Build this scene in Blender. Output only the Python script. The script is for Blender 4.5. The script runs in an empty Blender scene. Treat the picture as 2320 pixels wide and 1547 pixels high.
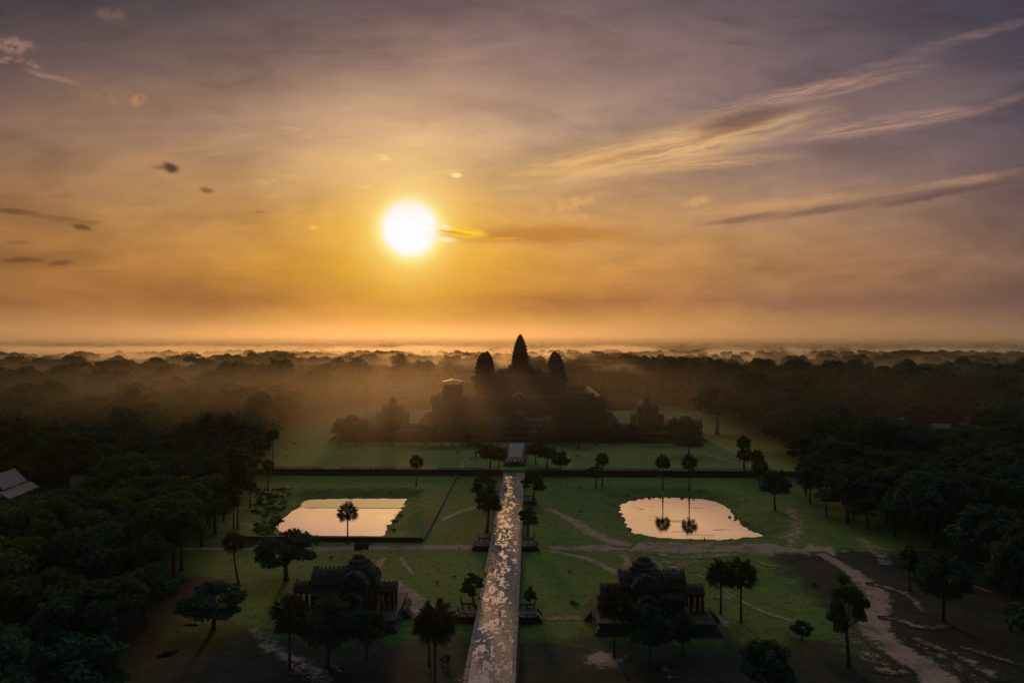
import bpy, bmesh, math, random
import numpy as np
from mathutils import Vector, Matrix, noise as mnoise

S = bpy.context.scene
COL = S.collection
R = math.radians
# ------------------------------------------------------------------ camera, sky, sun, exposure
F = 1547.0                 # focal length in pixels of the 2320 px wide photograph
HORY = 766.0               # row of the horizon
H = 67.0                   # height of the drone above the grass
CX0 = 7.74                 # the drone hovers a little right of the causeway axis
YAW = R(1.51)              # and looks a little left of it
SUN_AZ, SUN_EL = R(-10.0), R(9.0)   # azimuth measured from +Y towards +X

cam = bpy.data.cameras.new('camera')
cam.sensor_width = 36.0
cam.lens = 36.0 * F / 2320.0
cam.clip_start = 0.5
cam.clip_end = 40000
camo = bpy.data.objects.new('camera', cam)
camo.location = (CX0, 0, H)
camo.rotation_euler = (R(90) - math.atan((773.5 - HORY) / F), 0, YAW)
COL.objects.link(camo)
S.camera = camo


def lin(c):
    return tuple(((v / 255) / 12.92 if v <= 10.3 else ((v / 255 + 0.055) / 1.055) ** 2.4) for v in c) + (1,)


class NT:
    """a small node-tree writer"""

    def __init__(self, nt):
        self.nt = nt
        nt.nodes.clear()

    def n(self, typ, inp=None, **kw):
        nd = self.nt.nodes.new(typ)
        for k, v in kw.items():
            setattr(nd, k, v)
        for k, v in (inp or {}).items():
            s = nd.inputs[k]
            if hasattr(v, 'is_output'):
                self.nt.links.new(v, s)
            else:
                s.default_value = v
        return nd

    def math(self, op, a, b=None, c=None, clamp=False):
        nd = self.n('ShaderNodeMath', operation=op, use_clamp=clamp)
        for i, v in enumerate((a, b, c)):
            if v is None:
                continue
            if hasattr(v, 'is_output'):
                self.nt.links.new(v, nd.inputs[i])
            else:
                nd.inputs[i].default_value = v
        return nd.outputs[0]

    def smooth(self, v, a, b, lo=0.0, hi=1.0):
        return self.n('ShaderNodeMapRange', {0: v, 1: a, 2: b, 3: lo, 4: hi}, interpolation_type='SMOOTHSTEP').outputs[0]

    def mix(self, fac, a, b, mode='MIX'):
        nd = self.n('ShaderNodeMix', data_type='RGBA', blend_type=mode)
        for k, v in ((0, fac), (6, a), (7, b)):
            if hasattr(v, 'is_output'):
                self.nt.links.new(v, nd.inputs[k])
            else:
                nd.inputs[k].default_value = v
        return nd.outputs[2]

    def noise(self, vec, scale, detail=3, rough=0.55, dist=0.0):
        i = {'Scale': scale, 'Detail': detail, 'Roughness': rough, 'Distortion': dist}
        if vec is not None:
            i['Vector'] = vec
        return self.n('ShaderNodeTexNoise', i).outputs[0]

    def ramp(self, fac, stops, interp='LINEAR'):
        nd = self.n('ShaderNodeValToRGB', {0: fac})
        cr = nd.color_ramp
        cr.interpolation = interp
        while len(cr.elements) < len(stops):
            cr.elements.new(0.5)
        for e, (p, c) in zip(cr.elements, stops):
            e.position = p
            e.color = c
        return nd.outputs[0]


world = bpy.data.worlds.new('World')
S.world = world
world.use_nodes = True
W = NT(world.node_tree)
geo = W.n('ShaderNodeNewGeometry')
tc = W.n('ShaderNodeTexCoord')
dirv = W.n('ShaderNodeVectorRotate', {'Vector': tc.outputs['Generated'], 'Angle': -YAW}, rotation_type='Z_AXIS').outputs[0]
sx = W.n('ShaderNodeSeparateXYZ', {0: dirv})
dx, dy, dz = sx.outputs
yy = W.math('MAXIMUM', dy, 0.15)
U = W.math('DIVIDE', dx, yy)
V = W.math('DIVIDE', dz, yy)
PXc = W.math('MULTIPLY_ADD', U, F, 1160.0)          # chart of the eastern sky, fixed to the world
PYc = W.math('MULTIPLY_ADD', V, -F, HORY)
SKY_Y = [766, 735, 680, 600, 500, 400, 300, 150, -20, -250]
SKY = {   # colours of the clear sky along columns of azimuth, from the horizon; last stop, unseen overhead, brightened as fill light
    0:    [(178, 122, 72), (174, 120, 72), (148, 98, 56), (158, 108, 58), (152, 109, 68), (146, 109, 80), (134, 104, 86), (100, 82, 79), (68, 62, 70), (188, 202, 208)],
    450:  [(200, 140, 72), (198, 138, 71), (172, 114, 56), (190, 132, 64), (190, 139, 80), (184, 142, 98), (168, 132, 106), (122, 99, 91), (78, 70, 76), (188, 202, 208)],
    930:  [(222, 156, 62), (220, 153, 62), (200, 134, 52), (232, 168, 50), (226, 170, 90), (218, 176, 122), (208, 170, 136), (154, 123, 112), (98, 83, 87), (188, 202, 208)],
    1300: [(212, 150, 70), (208, 146, 71), (186, 122, 60), (212, 150, 74), (204, 152, 92), (196, 154, 112), (176, 143, 121), (152, 123, 114), (108, 91, 94), (188, 202, 208)],
    1750: [(182, 132, 82), (178, 129, 82), (150, 107, 76), (178, 130, 84), (170, 131, 96), (152, 122, 106), (130, 108, 107), (116, 97, 100), (92, 80, 88), (188, 202, 208)],
    2320: [(138, 102, 82), (134, 99, 83), (114, 84, 74), (126, 95, 80), (118, 92, 86), (108, 88, 90), (96, 82, 90), (82, 75, 86), (58, 58, 72), (188, 202, 208)],
}
tt = W.math('MULTIPLY', W.math('SUBTRACT', HORY, PYc), 1 / 1020.0, clamp=True)
cols = []
for cx in sorted(SKY):
    cols.append((cx, W.ramp(tt, [((766 - y) / 1020.0, lin(c)) for y, c in zip(SKY_Y, SKY[cx])])))
base = cols[0][1]
for (xa, ca), (xb, cb) in zip(cols, cols[1:]):
    f = W.n('ShaderNodeMapRange', {0: PXc, 1: float(xa), 2: float(xb), 3: 0.0, 4: 1.0}).outputs[0]
    base = W.mix(f, base, cb)
# broad mottling of the high veil of cloud
pv = W.n('ShaderNodeCombineXYZ', {0: PXc, 1: PYc, 2: 0.0}).outputs[0]
mp = W.n('ShaderNodeMapping', {'Vector': pv, 'Rotation': (0, 0, R(12)), 'Scale': (1 / 620.0, 1 / 190.0, 1)}).outputs[0]
mot = W.noise(mp, 1.5, 5, 0.6, 0.6)
base = W.mix(1.0, base, W.ramp(mot, [(0.28, (0.76, 0.75, 0.76, 1)), (0.52, (1, 1, 1, 1)), (0.74, (1.24, 1.19, 1.15, 1))]), 'MULTIPLY')
mp2 = W.n('ShaderNodeMapping', {'Vector': pv, 'Rotation': (0, 0, R(9)), 'Scale': (1 / 260.0, 1 / 85.0, 1)}).outputs[0]
mot2 = W.noise(mp2, 1.3, 7, 0.62, 0.4)
base = W.mix(1.0, base, W.ramp(mot2, [(0.30, (0.87, 0.86, 0.87, 1)), (0.52, (1, 1, 1, 1)), (0.72, (1.12, 1.10, 1.08, 1))]), 'MULTIPLY')
# glow of the sun through the haze
sd = Vector((math.sin(SUN_AZ) * math.cos(SUN_EL), math.cos(SUN_AZ) * math.cos(SUN_EL), math.sin(SUN_EL)))
dot = W.n('ShaderNodeVectorMath', {0: tc.outputs['Generated'], 1: tuple(sd)}, operation='DOT_PRODUCT').outputs['Value']
ang = W.math('MULTIPLY', W.math('ARCCOSINE', W.math('MINIMUM', dot, 0.9999999)), 180 / math.pi)
gf = W.ramp(W.math('MULTIPLY', ang, 1 / 16.0, clamp=True),
            [(0, (1,) * 4), (2.5 / 16, (0.97,) * 4), (3.2 / 16, (.80,) * 4), (5 / 16, (.52,) * 4), (8 / 16, (.23,) * 4), (12 / 16, (.07,) * 4), (1, (0, 0, 0, 1))])
gc = W.ramp(W.math('MULTIPLY', ang, 1 / 16.0, clamp=True),
            [(0, (1, 1, 1, 1)), (1.85 / 16, (1, 1, .98, 1)), (2.15 / 16, lin((255, 250, 222))), (2.5 / 16, lin((255, 238, 150))), (3.4 / 16, lin((255, 212, 104))), (5.5 / 16, lin((252, 192, 70))), (9 / 16, lin((238, 170, 50))), (1, lin((225, 150, 60)))])
gc = W.mix(W.smooth(PYc, 520, 380, 0, .6), gc, lin((240, 202, 146)))
base = W.mix(gf, base, gc)
warpn = W.n('ShaderNodeTexNoise', {'Vector': pv, 'Scale': 0.018, 'Detail': 5, 'Roughness': 0.62})
wv = W.n('ShaderNodeVectorMath', {0: W.n('ShaderNodeVectorMath', {0: warpn.outputs['Color'], 1: (.5, .5, .5)}, operation='SUBTRACT').outputs[0], 1: (34, 15, 0)}, operation='MULTIPLY').outputs[0]
pw = W.n('ShaderNodeVectorMath', {0: pv, 1: wv}, operation='ADD').outputs[0]
fm = W.n('ShaderNodeMapping', {'Vector': pw, 'Rotation': (0, 0, R(12)), 'Scale': (1 / 230.0, 1 / 24.0, 1)}).outputs[0]
fib = W.noise(fm, 1.0, 8, 0.66, 0.35)
fibre = W.smooth(fib, 0.30, 0.62)
puff = W.smooth(W.noise(pw, 0.045, 5, 0.6), 0.34, 0.60)
# x, y, half length, half height, tilt (up to the right), colour, opacity, texture
CLOUDS = [
    (1230, 532, 260, 24, 0, (186, 122, 50), .75, 0), (1560, 545, 220, 18, 2, (176, 122, 68), .3, 0),
    (1500, 335, 480, 66, 12, (206, 162, 114), .24, 0), (1950, 250, 430, 84, 10, (152, 121, 112), .24, 0), (1870, 468, 440, 44, 8, (178, 136, 102), .26, 0), (430, 400, 150, 40, -14, (182, 138, 92), .4, 0), (110, 500, 170, 30, -6, (136, 96, 58), .4, 0),
    (300, 215, 170, 50, -8, (140, 108, 88), .45, 0), (90, 590, 170, 26, 0, (138, 92, 52), .4, 0), (700, 100, 420, 60, -10, (92, 78, 78), .35, 1), (1000, 215, 380, 70, 6, (176, 142, 122), .35, 1), (1500, 140, 380, 46, 14, (140, 116, 110), .45, 1), (300, 320, 400, 40, -8, (150, 116, 88), .4, 1),
    (1490, 342, 420, 46, 12, (228, 180, 122), .95, 3), (1300, 375, 210, 20, 9, (230, 178, 106), .6, 1),
    (1810, 216, 310, 22, 12, (184, 144, 124), .75, 3), (1990, 285, 290, 22, 9, (182, 142, 122), .7, 3), (1570, 374, 260, 14, 5, (218, 170, 112), .6, 3),
    (2200, 84, 190, 13, 15, (142, 111, 108), .55, 1), (2240, 240, 130, 10, 15, (152, 120, 114), .5, 1), (1990, 150, 150, 10, 12, (150, 120, 115), .35, 1),
    (1290, 462, 100, 16, 14, (226, 174, 108), .6, 2), (1300, 492, 80, 9, 2, (222, 168, 100), .5, 2), (1580, 457, 42, 14, 12, (214, 162, 106), .75, 2),
    (1740, 466, 260, 16, 7, (206, 156, 104), .65, 1), (2150, 418, 220, 14, 11, (170, 132, 110), .7, 1), (1530, 510, 60, 14, 22, (208, 152, 92), .4, 1),
    (1690, 272, 150, 24, 14, (112, 84, 78), .80, 0), (1625, 305, 120, 10, 15, (140, 102, 84), .6, 1), (1430, 352, 130, 14, 12, (168, 122, 86), .7, 1),
    (1680, 497, 110, 9, 8, (138, 102, 80), .85, 0), (1865, 478, 80, 9, 9, (140, 106, 88), .75, 0), (2150, 437, 210, 10, 11, (104, 80, 74), .85, 0), (2300, 396, 90, 9, 12, (106, 84, 78), .6, 1),
    (1990, 456, 380, 10, 9.5, (118, 92, 80), .6, 0),
    (388, 381, 28, 14, -12, (84, 62, 42), 1.0, 0), (360, 380, 22, 6, -6, (122, 88, 58), .6, 0), (469, 432, 22, 9, -12, (112, 78, 48), .85, 0), (590, 482, 14, 4, -6, (150, 104, 54), .5, 0),
    (430, 415, 70, 14, -14, (196, 142, 84), .3, 0), (30, 478, 64, 8, -5, (98, 70, 44), .75, 0), (120, 493, 110, 7, -8, (122, 86, 52), .55, 0), (187, 515, 26, 8, -10, (96, 66, 38), .85, 0), (208, 503, 34, 5, -4, (130, 92, 54), .5, 0),
    (40, 549, 34, 6, 0, (126, 86, 50), .5, 0), (50, 588, 66, 8, 0, (108, 70, 44), .8, 0), (136, 596, 38, 8, 8, (108, 70, 44), .75, 0), (218, 616, 60, 5, 0, (140, 92, 52), .4, 0),
    (28, 106, 60, 22, -6, (156, 118, 104), .9, 2), (20, 138, 46, 9, 0, (156, 118, 106), .7, 2), (80, 150, 26, 9, -12, (158, 120, 110), .8, 2), (122, 178, 76, 7, -15, (152, 115, 103), .8, 0),
    (254, 34, 46, 16, -8, (126, 96, 90), .6, 2), (315, 228, 26, 18, -10, (190, 138, 86), .7, 2), (240, 222, 90, 30, 0, (162, 120, 88), .4, 2),
    (608, 412, 30, 10, -4, (230, 174, 96), .75, 2), (736, 358, 24, 10, -8, (226, 174, 104), .6, 2), (770, 380, 44, 9, -12, (226, 176, 110), .5, 2), (866, 358, 26, 9, -4, (250, 212, 138), .8, 2),
    (1035, 398, 18, 7, -10, (255, 228, 150), .95, 0), (992, 288, 30, 15, -10, (226, 180, 122), .6, 2), (935, 295, 22, 9, -4, (214, 168, 112), .4, 2), (655, 292, 34, 5, -8, (206, 160, 118), .5, 0),
    (822, 424, 22, 5, 2, (250, 206, 128), .7, 2), (960, 405, 120, 12, 14, (252, 206, 126), .45, 1), (712, 515, 18, 6, 0, (250, 196, 62), .8, 2), (560, 516, 50, 7, 0, (206, 148, 72), .5, 1), (320, 505, 36, 8, 0, (194, 140, 76), .4, 2),
    (1052, 526, 60, 13, -6, (255, 206, 62), .95, 0), (1035, 528, 52, 4, -8, (236, 160, 34), .9, 0), (1062, 520, 40, 3, -8, (246, 174, 40), .6, 0), (1140, 541, 50, 5, 0, (236, 166, 54), .7, 1), (1002, 515, 36, 7, -10, (255, 238, 180), .8, 0), (1006, 543, 36, 7, 0, (255, 238, 180), .8, 0),
]
for (x, y, a, b, tilt, c, op, tex) in CLOUDS:
    m = W.n('ShaderNodeMapping', {'Vector': pw, 'Location': (x, y, 0), 'Rotation': (0, 0, R(-tilt)), 'Scale': (a * 1.15, b * 1.25, 1)}, vector_type='TEXTURE').outputs[0]
    l = W.n('ShaderNodeVectorMath', {0: m}, operation='LENGTH').outputs['Value']
    f = W.smooth(l, 1.0, 0.25, 0.0, op)
    if tex:
        if tex == 3:
            lm = W.n('ShaderNodeMapping', {'Vector': m, 'Location': (x * .013, y * .017, 0), 'Scale': (1.5, 2.0, 1)}).outputs[0]
            own = W.smooth(W.noise(lm, 1.6, 9, .68, .5), .36, .60)
            f = W.math('MULTIPLY', f, W.math('MULTIPLY_ADD', own, .8, W.math('MULTIPLY', fibre, .25)))
        else:
            f = W.math('MULTIPLY', f, fibre if tex == 1 else puff)
    base = W.mix(f, base, lin(c))
back = W.smooth(dy, 0.55, 0.10)
base = W.mix(back, base, (0.018, 0.032, 0.038, 1))
nish = W.n('ShaderNodeTexSky', sky_type='NISHITA', sun_disc=False, sun_elevation=SUN_EL, sun_rotation=SUN_AZ)
bg = W.n('ShaderNodeBackground', {0: base, 1: 1.0})
bg2 = W.n('ShaderNodeBackground', {0: W.mix(back, (0, 0, 0, 1), nish.outputs[0]), 1: 0.02})
W.n('ShaderNodeOutputWorld', {0: W.n('ShaderNodeAddShader', {0: bg.outputs[0], 1: bg2.outputs[0]}).outputs[0]})

sun = bpy.data.lights.new('sun', 'SUN')
sun.energy = 1.15
sun.angle = R(6.5)
sun.color = (1.0, 0.48, 0.15)
suno = bpy.data.objects.new('sun', sun)
suno.rotation_euler = (-sd).to_track_quat('-Z', 'Y').to_euler()
COL.objects.link(suno)

vs = S.view_settings
vs.view_transform = 'Standard'
vs.look = 'None'
vs.exposure = 0.0
vs.gamma = 1.0
cy = S.cycles
cy.use_denoising = True
cy.use_adaptive_sampling = False
cy.denoiser = 'OPENIMAGEDENOISE'
cy.max_bounces = 6
cy.diffuse_bounces = 2
cy.glossy_bounces = 3
cy.volume_bounces = 1
cy.transparent_max_bounces = 8


# ------------------------------------------------------------------ helpers
def at(px, py, z=0.0):
    """the point at height z that the photograph shows at (px, py)"""
    D = (H - z) * F / (py - HORY)
    return onray(px, D)


def onray(px, D):
    xc = (px - 1160.0) / F * D
    return (CX0 + xc * math.cos(YAW) - D * math.sin(YAW), xc * math.sin(YAW) + D * math.cos(YAW))


def depth(py, z=0.0):
    return (H - z) * F / (py - HORY)


def camdist(x, y):
    """depth and lateral offset of a point as seen from the drone"""
    ux, uy = x - CX0, y
    return uy * math.cos(YAW) - ux * math.sin(YAW), ux * math.cos(YAW) + uy * math.sin(YAW)


def put(o, parent=None):
    COL.objects.link(o)
    if parent:
        o.parent = parent
    return o


def tag(o, label=None, cat=None, group=None, kind=None):
    if label:
        o['label'] = label
    if cat:
        o['category'] = cat
    if group:
        o['group'] = group
    if kind:
        o['kind'] = kind
    return o


def empty(name, loc=(0, 0, 0), rz=0.0):
    o = bpy.data.objects.new(name, None)
    o.location = loc
    o.rotation_euler = (0, 0, rz)
    o.empty_display_size = 0.5
    COL.objects.link(o)
    return o


def mesh_from(name, v, f, mat, smooth=False):
    me = bpy.data.meshes.new(name)
    me.from_pydata([tuple(p) for p in v], [], [tuple(q) for q in f])
    me.materials.append(mat)
    if smooth:
        me.polygons.foreach_set('use_smooth', [True] * len(me.polygons))
    me.update()
    return me


class MB:
    """collects shapes that become one mesh"""

    def __init__(self):
        self.v, self.f = [], []

    def add(self, v, f):
        o = len(self.v)
        self.v += [tuple(p) for p in v]
        self.f += [tuple(i + o for i in q) for q in f]
        return self

    def box(self, x0, x1, y0, y1, z0, z1, top=1.0):
        mx, my = (x0 + x1) / 2, (y0 + y1) / 2
        q = lambda x, y, s: (mx + (x - mx) * s, my + (y - my) * s)
        v = [(*q(x, y, 1), z0) for x, y in ((x0, y0), (x1, y0), (x1, y1), (x0, y1))] + [(*q(x, y, top), z1) for x, y in ((x0, y0), (x1, y0), (x1, y1), (x0, y1))]
        return self.add(v, [(3, 2, 1, 0), (4, 5, 6, 7), (0, 1, 5, 4), (1, 2, 6, 5), (2, 3, 7, 6), (3, 0, 4, 7)])

    def loft(self, rings, cap=True, close=True):
        n = len(rings[0])
        v = [p for r in rings for p in r]
        f = []
        for i in range(len(rings) - 1):
            for j in range(n if close else n - 1):
                k = (j + 1) % n
                f.append((i * n + j, i * n + k, (i + 1) * n + k, (i + 1) * n + j))
        if cap:
            f.append(tuple(reversed(range(n))))
            f.append(tuple(range((len(rings) - 1) * n, len(rings) * n)))
        return self.add(v, f)

    def tube(self, pts, rad, n=8):
        rings = []
        for i, p in enumerate(pts):
            p = Vector(p)
            a = Vector(pts[max(i - 1, 0)])
            b = Vector(pts[min(i + 1, len(pts) - 1)])
            d = (b - a).normalized()
            u = d.orthogonal().normalized() if abs(d.z) < 0.9 else d.cross(Vector((0, 1, 0))).normalized()
            w = d.cross(u)
            rings.append([tuple(p + (u * math.cos(t) + w * math.sin(t)) * rad[i]) for t in [2 * math.pi * k / n for k in range(n)]])
        return self.loft(rings)

    def lathe(self, cx, cy, prof, n=12):
        return self.loft([[(cx + r * math.cos(2 * math.pi * k / n), cy + r * math.sin(2 * math.pi * k / n), z) for k in range(n)] for z, r in prof])

    def vault(self, axis, a0, a1, c, half, z0, h, eave=0.3, crest=0.0, crest_step=0.9):
        """a corbelled stone vault: an ogive extruded along an axis ('x' or 'y') about c"""
        prof = [(-half - eave, z0 - .15), (-half - eave, z0 + .12), (-half * .93, z0 + h * .34), (-half * .72, z0 + h * .66), (-half * .40, z0 + h * .90), (-half * .10, z0 + h), (half * .10, z0 + h)]
        prof += [(-x, z) for x, z in reversed(prof[:5])]
        mk = (lambda s, t, z: (s, c + t, z)) if axis == 'x' else (lambda s, t, z: (c + t, s, z))
        r0 = [mk(a0, t, z) for t, z in prof]
        r1 = [mk(a1, t, z) for t, z in prof]
        self.loft([r0, r1] if axis == 'x' else [r1, r0])
        if crest:
            n = max(1, int(abs(a1 - a0) / crest_step))
            for k in range(n):
                s = a0 + (k + .5) * (a1 - a0) / n
                p = mk(s, 0, z0 + h - .05)
                w = crest * .35
                self.box(p[0] - w, p[0] + w, p[1] - w, p[1] + w, p[2], p[2] + crest, .25)
        return self

    def build(self, name, mat, parent=None, smooth=False, loc=None):
        o = bpy.data.objects.new(name, mesh_from(name, self.v, self.f, mat, smooth))
        if loc:
            o.location = loc
        return put(o, parent)


def copy_tree(o, parent=None):
    c = o.copy()
    COL.objects.link(c)
    c.parent = parent
    for ch in list(o.children):
        copy_tree(ch, c)
    return c


def sstep(t):
    t = max(0.0, min(1.0, t))
    return t * t * (3 - 2 * t)


def nz(x, y, s=1.0, seed=0.0):
    return mnoise.noise(Vector((x * s + seed * 17.3, y * s - seed * 9.1, seed * 3.7)))


# ------------------------------------------------------------------ materials
def new_mat(name):
    m = bpy.data.materials.new(name)
    m.use_nodes = True
    return m, NT(m.node_tree)


def finish(T, shader):
    T.n('ShaderNodeOutputMaterial', {0: shader})


def mat_stone(name, dark, light, scale=.6, rough=.9, streak=True):
    m, T = new_mat(name)
    co = T.n('ShaderNodeTexCoord').outputs['Object']
    a = T.noise(co, scale, 6, .65)
    b = T.noise(co, scale * 7, 4, .6)
    c = T.mix(T.smooth(a, .35, .68), dark + (1,), light + (1,))
    c = T.mix(T.smooth(b, .45, .75, 0, .55), c, tuple(v * .45 for v in dark) + (1,))
    if streak:
        s = T.noise(T.n('ShaderNodeMapping', {'Vector': co, 'Scale': (1.6, 1.6, .12)}).outputs[0], 1.2, 4, .6)
        c = T.mix(T.smooth(s, .5, .72, 0, .5), c, (dark[0] * .5, dark[1] * .55, dark[2] * .5, 1))
    bk = T.n('ShaderNodeTexBrick', {'Vector': T.n('ShaderNodeMapping', {'Vector': co, 'Rotation': (R(90), 0, 0)}).outputs[0], 'Scale': 1.0, 'Mortar Size': .02, 'Brick Width': 1.1, 'Row Height': .45})
    h = T.math('MULTIPLY_ADD', bk.outputs['Fac'], -.5, T.math('MULTIPLY', b, 1.0))
    bp = T.n('ShaderNodeBump', {'Height': h, 'Strength': .7, 'Distance': .12})
    p = T.n('ShaderNodeBsdfPrincipled', {'Base Color': c, 'Roughness': rough, 'Normal': bp.outputs[0]})
    finish(T, p.outputs[0])
    return m


def mat_leaf(name, c1, c2, trans=.18):
    m, T = new_mat(name)
    tcn = T.n('ShaderNodeTexCoord').outputs['Object']
    oi = T.n('ShaderNodeObjectInfo')
    n1 = T.noise(tcn, .45, 3, .6)
    n2 = T.noise(tcn, 2.6, 2, .6)
    c = T.mix(T.smooth(n1, .35, .65), c1 + (1,), c2 + (1,))
    c = T.mix(T.math('MULTIPLY', oi.outputs['Random'], .5), c, (c2[0] * 1.2, c2[1] * .85, c2[2] * .7, 1))
    c = T.mix(1.0, c, T.ramp(n2, [(.3, (.6, .6, .6, 1)), (.7, (1.3, 1.3, 1.3, 1))]), 'MULTIPLY')
    d = T.n('ShaderNodeBsdfDiffuse', {0: c})
    t = T.n('ShaderNodeBsdfTranslucent', {0: c})
    finish(T, T.n('ShaderNodeMixShader', {0: trans, 1: d.outputs[0], 2: t.outputs[0]}).outputs[0])
    return m


def mat_plain(name, c, rough=.8, var=.3, scale=2.0, metal=0.0):
    m, T = new_mat(name)
    co = T.n('ShaderNodeTexCoord').outputs['Object']
    n = T.noise(co, scale, 5, .6)
    cc = T.mix(1.0, c + (1,), T.ramp(n, [(.25, (1 - var,) * 3 + (1,)), (.75, (1 + var,) * 3 + (1,))]), 'MULTIPLY')
    bp = T.n('ShaderNodeBump', {'Height': n, 'Strength': .3, 'Distance': .05})
    finish(T, T.n('ShaderNodeBsdfPrincipled', {'Base Color': cc, 'Roughness': rough, 'Metallic': metal, 'Normal': bp.outputs[0]}).outputs[0])
    return m


def mat_ground():
    m, T = new_mat('ground')
    co = T.n('ShaderNodeTexCoord').outputs['Object']
    at_ = lambda n: T.n('ShaderNodeAttribute', attribute_name=n, attribute_type='GEOMETRY').outputs['Fac']
    dirt, bare_and_dim = at_('dirt'), at_('bare_and_dim')
    nb = T.noise(co, .035, 4, .6)
    nm = T.noise(co, .16, 5, .65)
    nf = T.noise(co, 1.4, 4, .7)
    ns = T.noise(T.n('ShaderNodeMapping', {'Vector': co, 'Rotation': (0, 0, .5), 'Scale': (.25, 1, 1)}).outputs[0], .5, 4, .65)
    g = T.mix(T.smooth(nb, .35, .65), GRASS_A + (1,), GRASS_B + (1,))
    g = T.mix(T.smooth(nm, .44, .66, 0, .85), g, GRASS_C + (1,))
    g = T.mix(T.smooth(T.noise(co, .33, 5, .7), .52, .66, 0, .75), g, (.030, .062, .020, 1))
    g = T.mix(T.smooth(T.noise(co, .52, 6, .72), .60, .70, 0, .6), g, (.12, .10, .06, 1))
    g = T.mix(T.smooth(ns, .52, .72, 0, .55), g, tuple(v * .5 for v in GRASS_A) + (1,))
    g = T.mix(1.0, g, T.ramp(nf, [(.32, (.42, .42, .42, 1)), (.68, (1.75, 1.7, 1.5, 1))]), 'MULTIPLY')
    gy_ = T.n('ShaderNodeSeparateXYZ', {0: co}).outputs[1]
    g = T.mix(T.math('MULTIPLY', T.smooth(gy_, WALL_G, WALL_G + 2.0), T.smooth(nm, .25, .6, .35, .95)), g, T.mix(T.smooth(nf, .3, .7), (.120, .160, .038, 1), (.205, .230, .066, 1)))  # paler, yellower grass paints sunlight and haze onto the upper lawn
    dim_soil = T.mix(T.smooth(nm, .35, .65), DIM_SOIL_A + (1,), DIM_SOIL_B + (1,))
    dim_soil = T.mix(1.0, dim_soil, T.ramp(nf, [(.3, (.7, .7, .7, 1)), (.7, (1.25, 1.25, 1.25, 1))]), 'MULTIPLY')
    fb = T.smooth(T.math('ADD', bare_and_dim, T.math('MULTIPLY', T.math('SUBTRACT', nm, .5), 1.1)), .35, .75)
    g = T.mix(fb, g, dim_soil)
    d = T.mix(T.smooth(nf, .3, .7), DIRT_A + (1,), DIRT_B + (1,))
    d = T.mix(T.smooth(nm, .42, .68, 0, .7), d, tuple(v * .45 for v in DIRT_A) + (1,))
    fd = T.math('ADD', dirt, T.math('ADD', T.math('MULTIPLY', T.math('SUBTRACT', nf, .5), 1.0), T.math('MULTIPLY', T.math('SUBTRACT', T.noise(co, .42, 5, .68), .5), 2.1)))
    fd = T.smooth(fd, .36, .80)
    c = T.mix(fd, g, d)
    bp = T.n('ShaderNodeBump', {'Height': T.math('MULTIPLY_ADD', nf, 1.0, T.math('MULTIPLY', T.noise(co, 5.0, 3, .7), .6)), 'Strength': .75, 'Distance': .35})
    p = T.n('ShaderNodeBsdfPrincipled', {'Base Color': c, 'Roughness': .95, 'Specular IOR Level': .15, 'Normal': bp.outputs[0]})
    finish(T, p.outputs[0])
    return m


WALL_G = 332.5      # behind the terrace wall, sun and haze are painted into the lawn colour
GRASS_A, GRASS_B, GRASS_C = (.062, .130, .028), (.090, .164, .034), (.116, .140, .042)
DIM_SOIL_A, DIM_SOIL_B = (.015, .020, .015), (.030, .036, .027)  # earth tones darkened to carry the vignette over the near ground
DIRT_A, DIRT_B = (.29, .195, .16), (.43, .30, .25)
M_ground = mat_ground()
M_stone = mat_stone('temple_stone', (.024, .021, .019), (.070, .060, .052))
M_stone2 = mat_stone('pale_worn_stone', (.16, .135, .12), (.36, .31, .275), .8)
M_lat = mat_stone('laterite', (.026, .021, .018), (.060, .048, .040), .8)
M_leaf = [mat_leaf('foliage_dark', (.030, .060, .020), (.058, .108, .034)), mat_leaf('foliage_olive', (.042, .068, .020), (.078, .118, .036)), mat_leaf('foliage_blue', (.022, .060, .038), (.044, .100, .060))]
M_palm = mat_leaf('palm_leaf', (.026, .040, .014), (.060, .074, .028), .25)
M_bark = mat_plain('bark', (.055, .044, .034), .95, .5, 1.5)
M_roof = mat_plain('pale_roof', (.24, .165, .145), .8, .3, 1.2)
M_roofpale = mat_plain('pale_tin_roof', (.52, .45, .43), .6, .25, 1.2)
M_roofred = mat_plain('red_roof', (.26, .12, .09), .7, .3, 1.2)
M_plaster = mat_plain('plaster', (.32, .28, .24), .85, .2)
M_metal = mat_plain('sheet_metal', (.20, .165, .125), .55, .1, 3.0, 1.0)
M_wood = mat_plain('dark_wood', (.06, .045, .035), .8, .4)
M_skin = mat_plain('skin', (.22, .13, .085), .6, .05)
M_hair = mat_plain('hair', (.012, .010, .009), .6, .1)
M_cloth = [mat_plain('dark_cloth', (.03, .03, .035), .9, .1), mat_plain('white_cloth', (.70, .68, .64), .9, .05), mat_plain('blue_cloth', (.06, .08, .14), .9, .1)]


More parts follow.
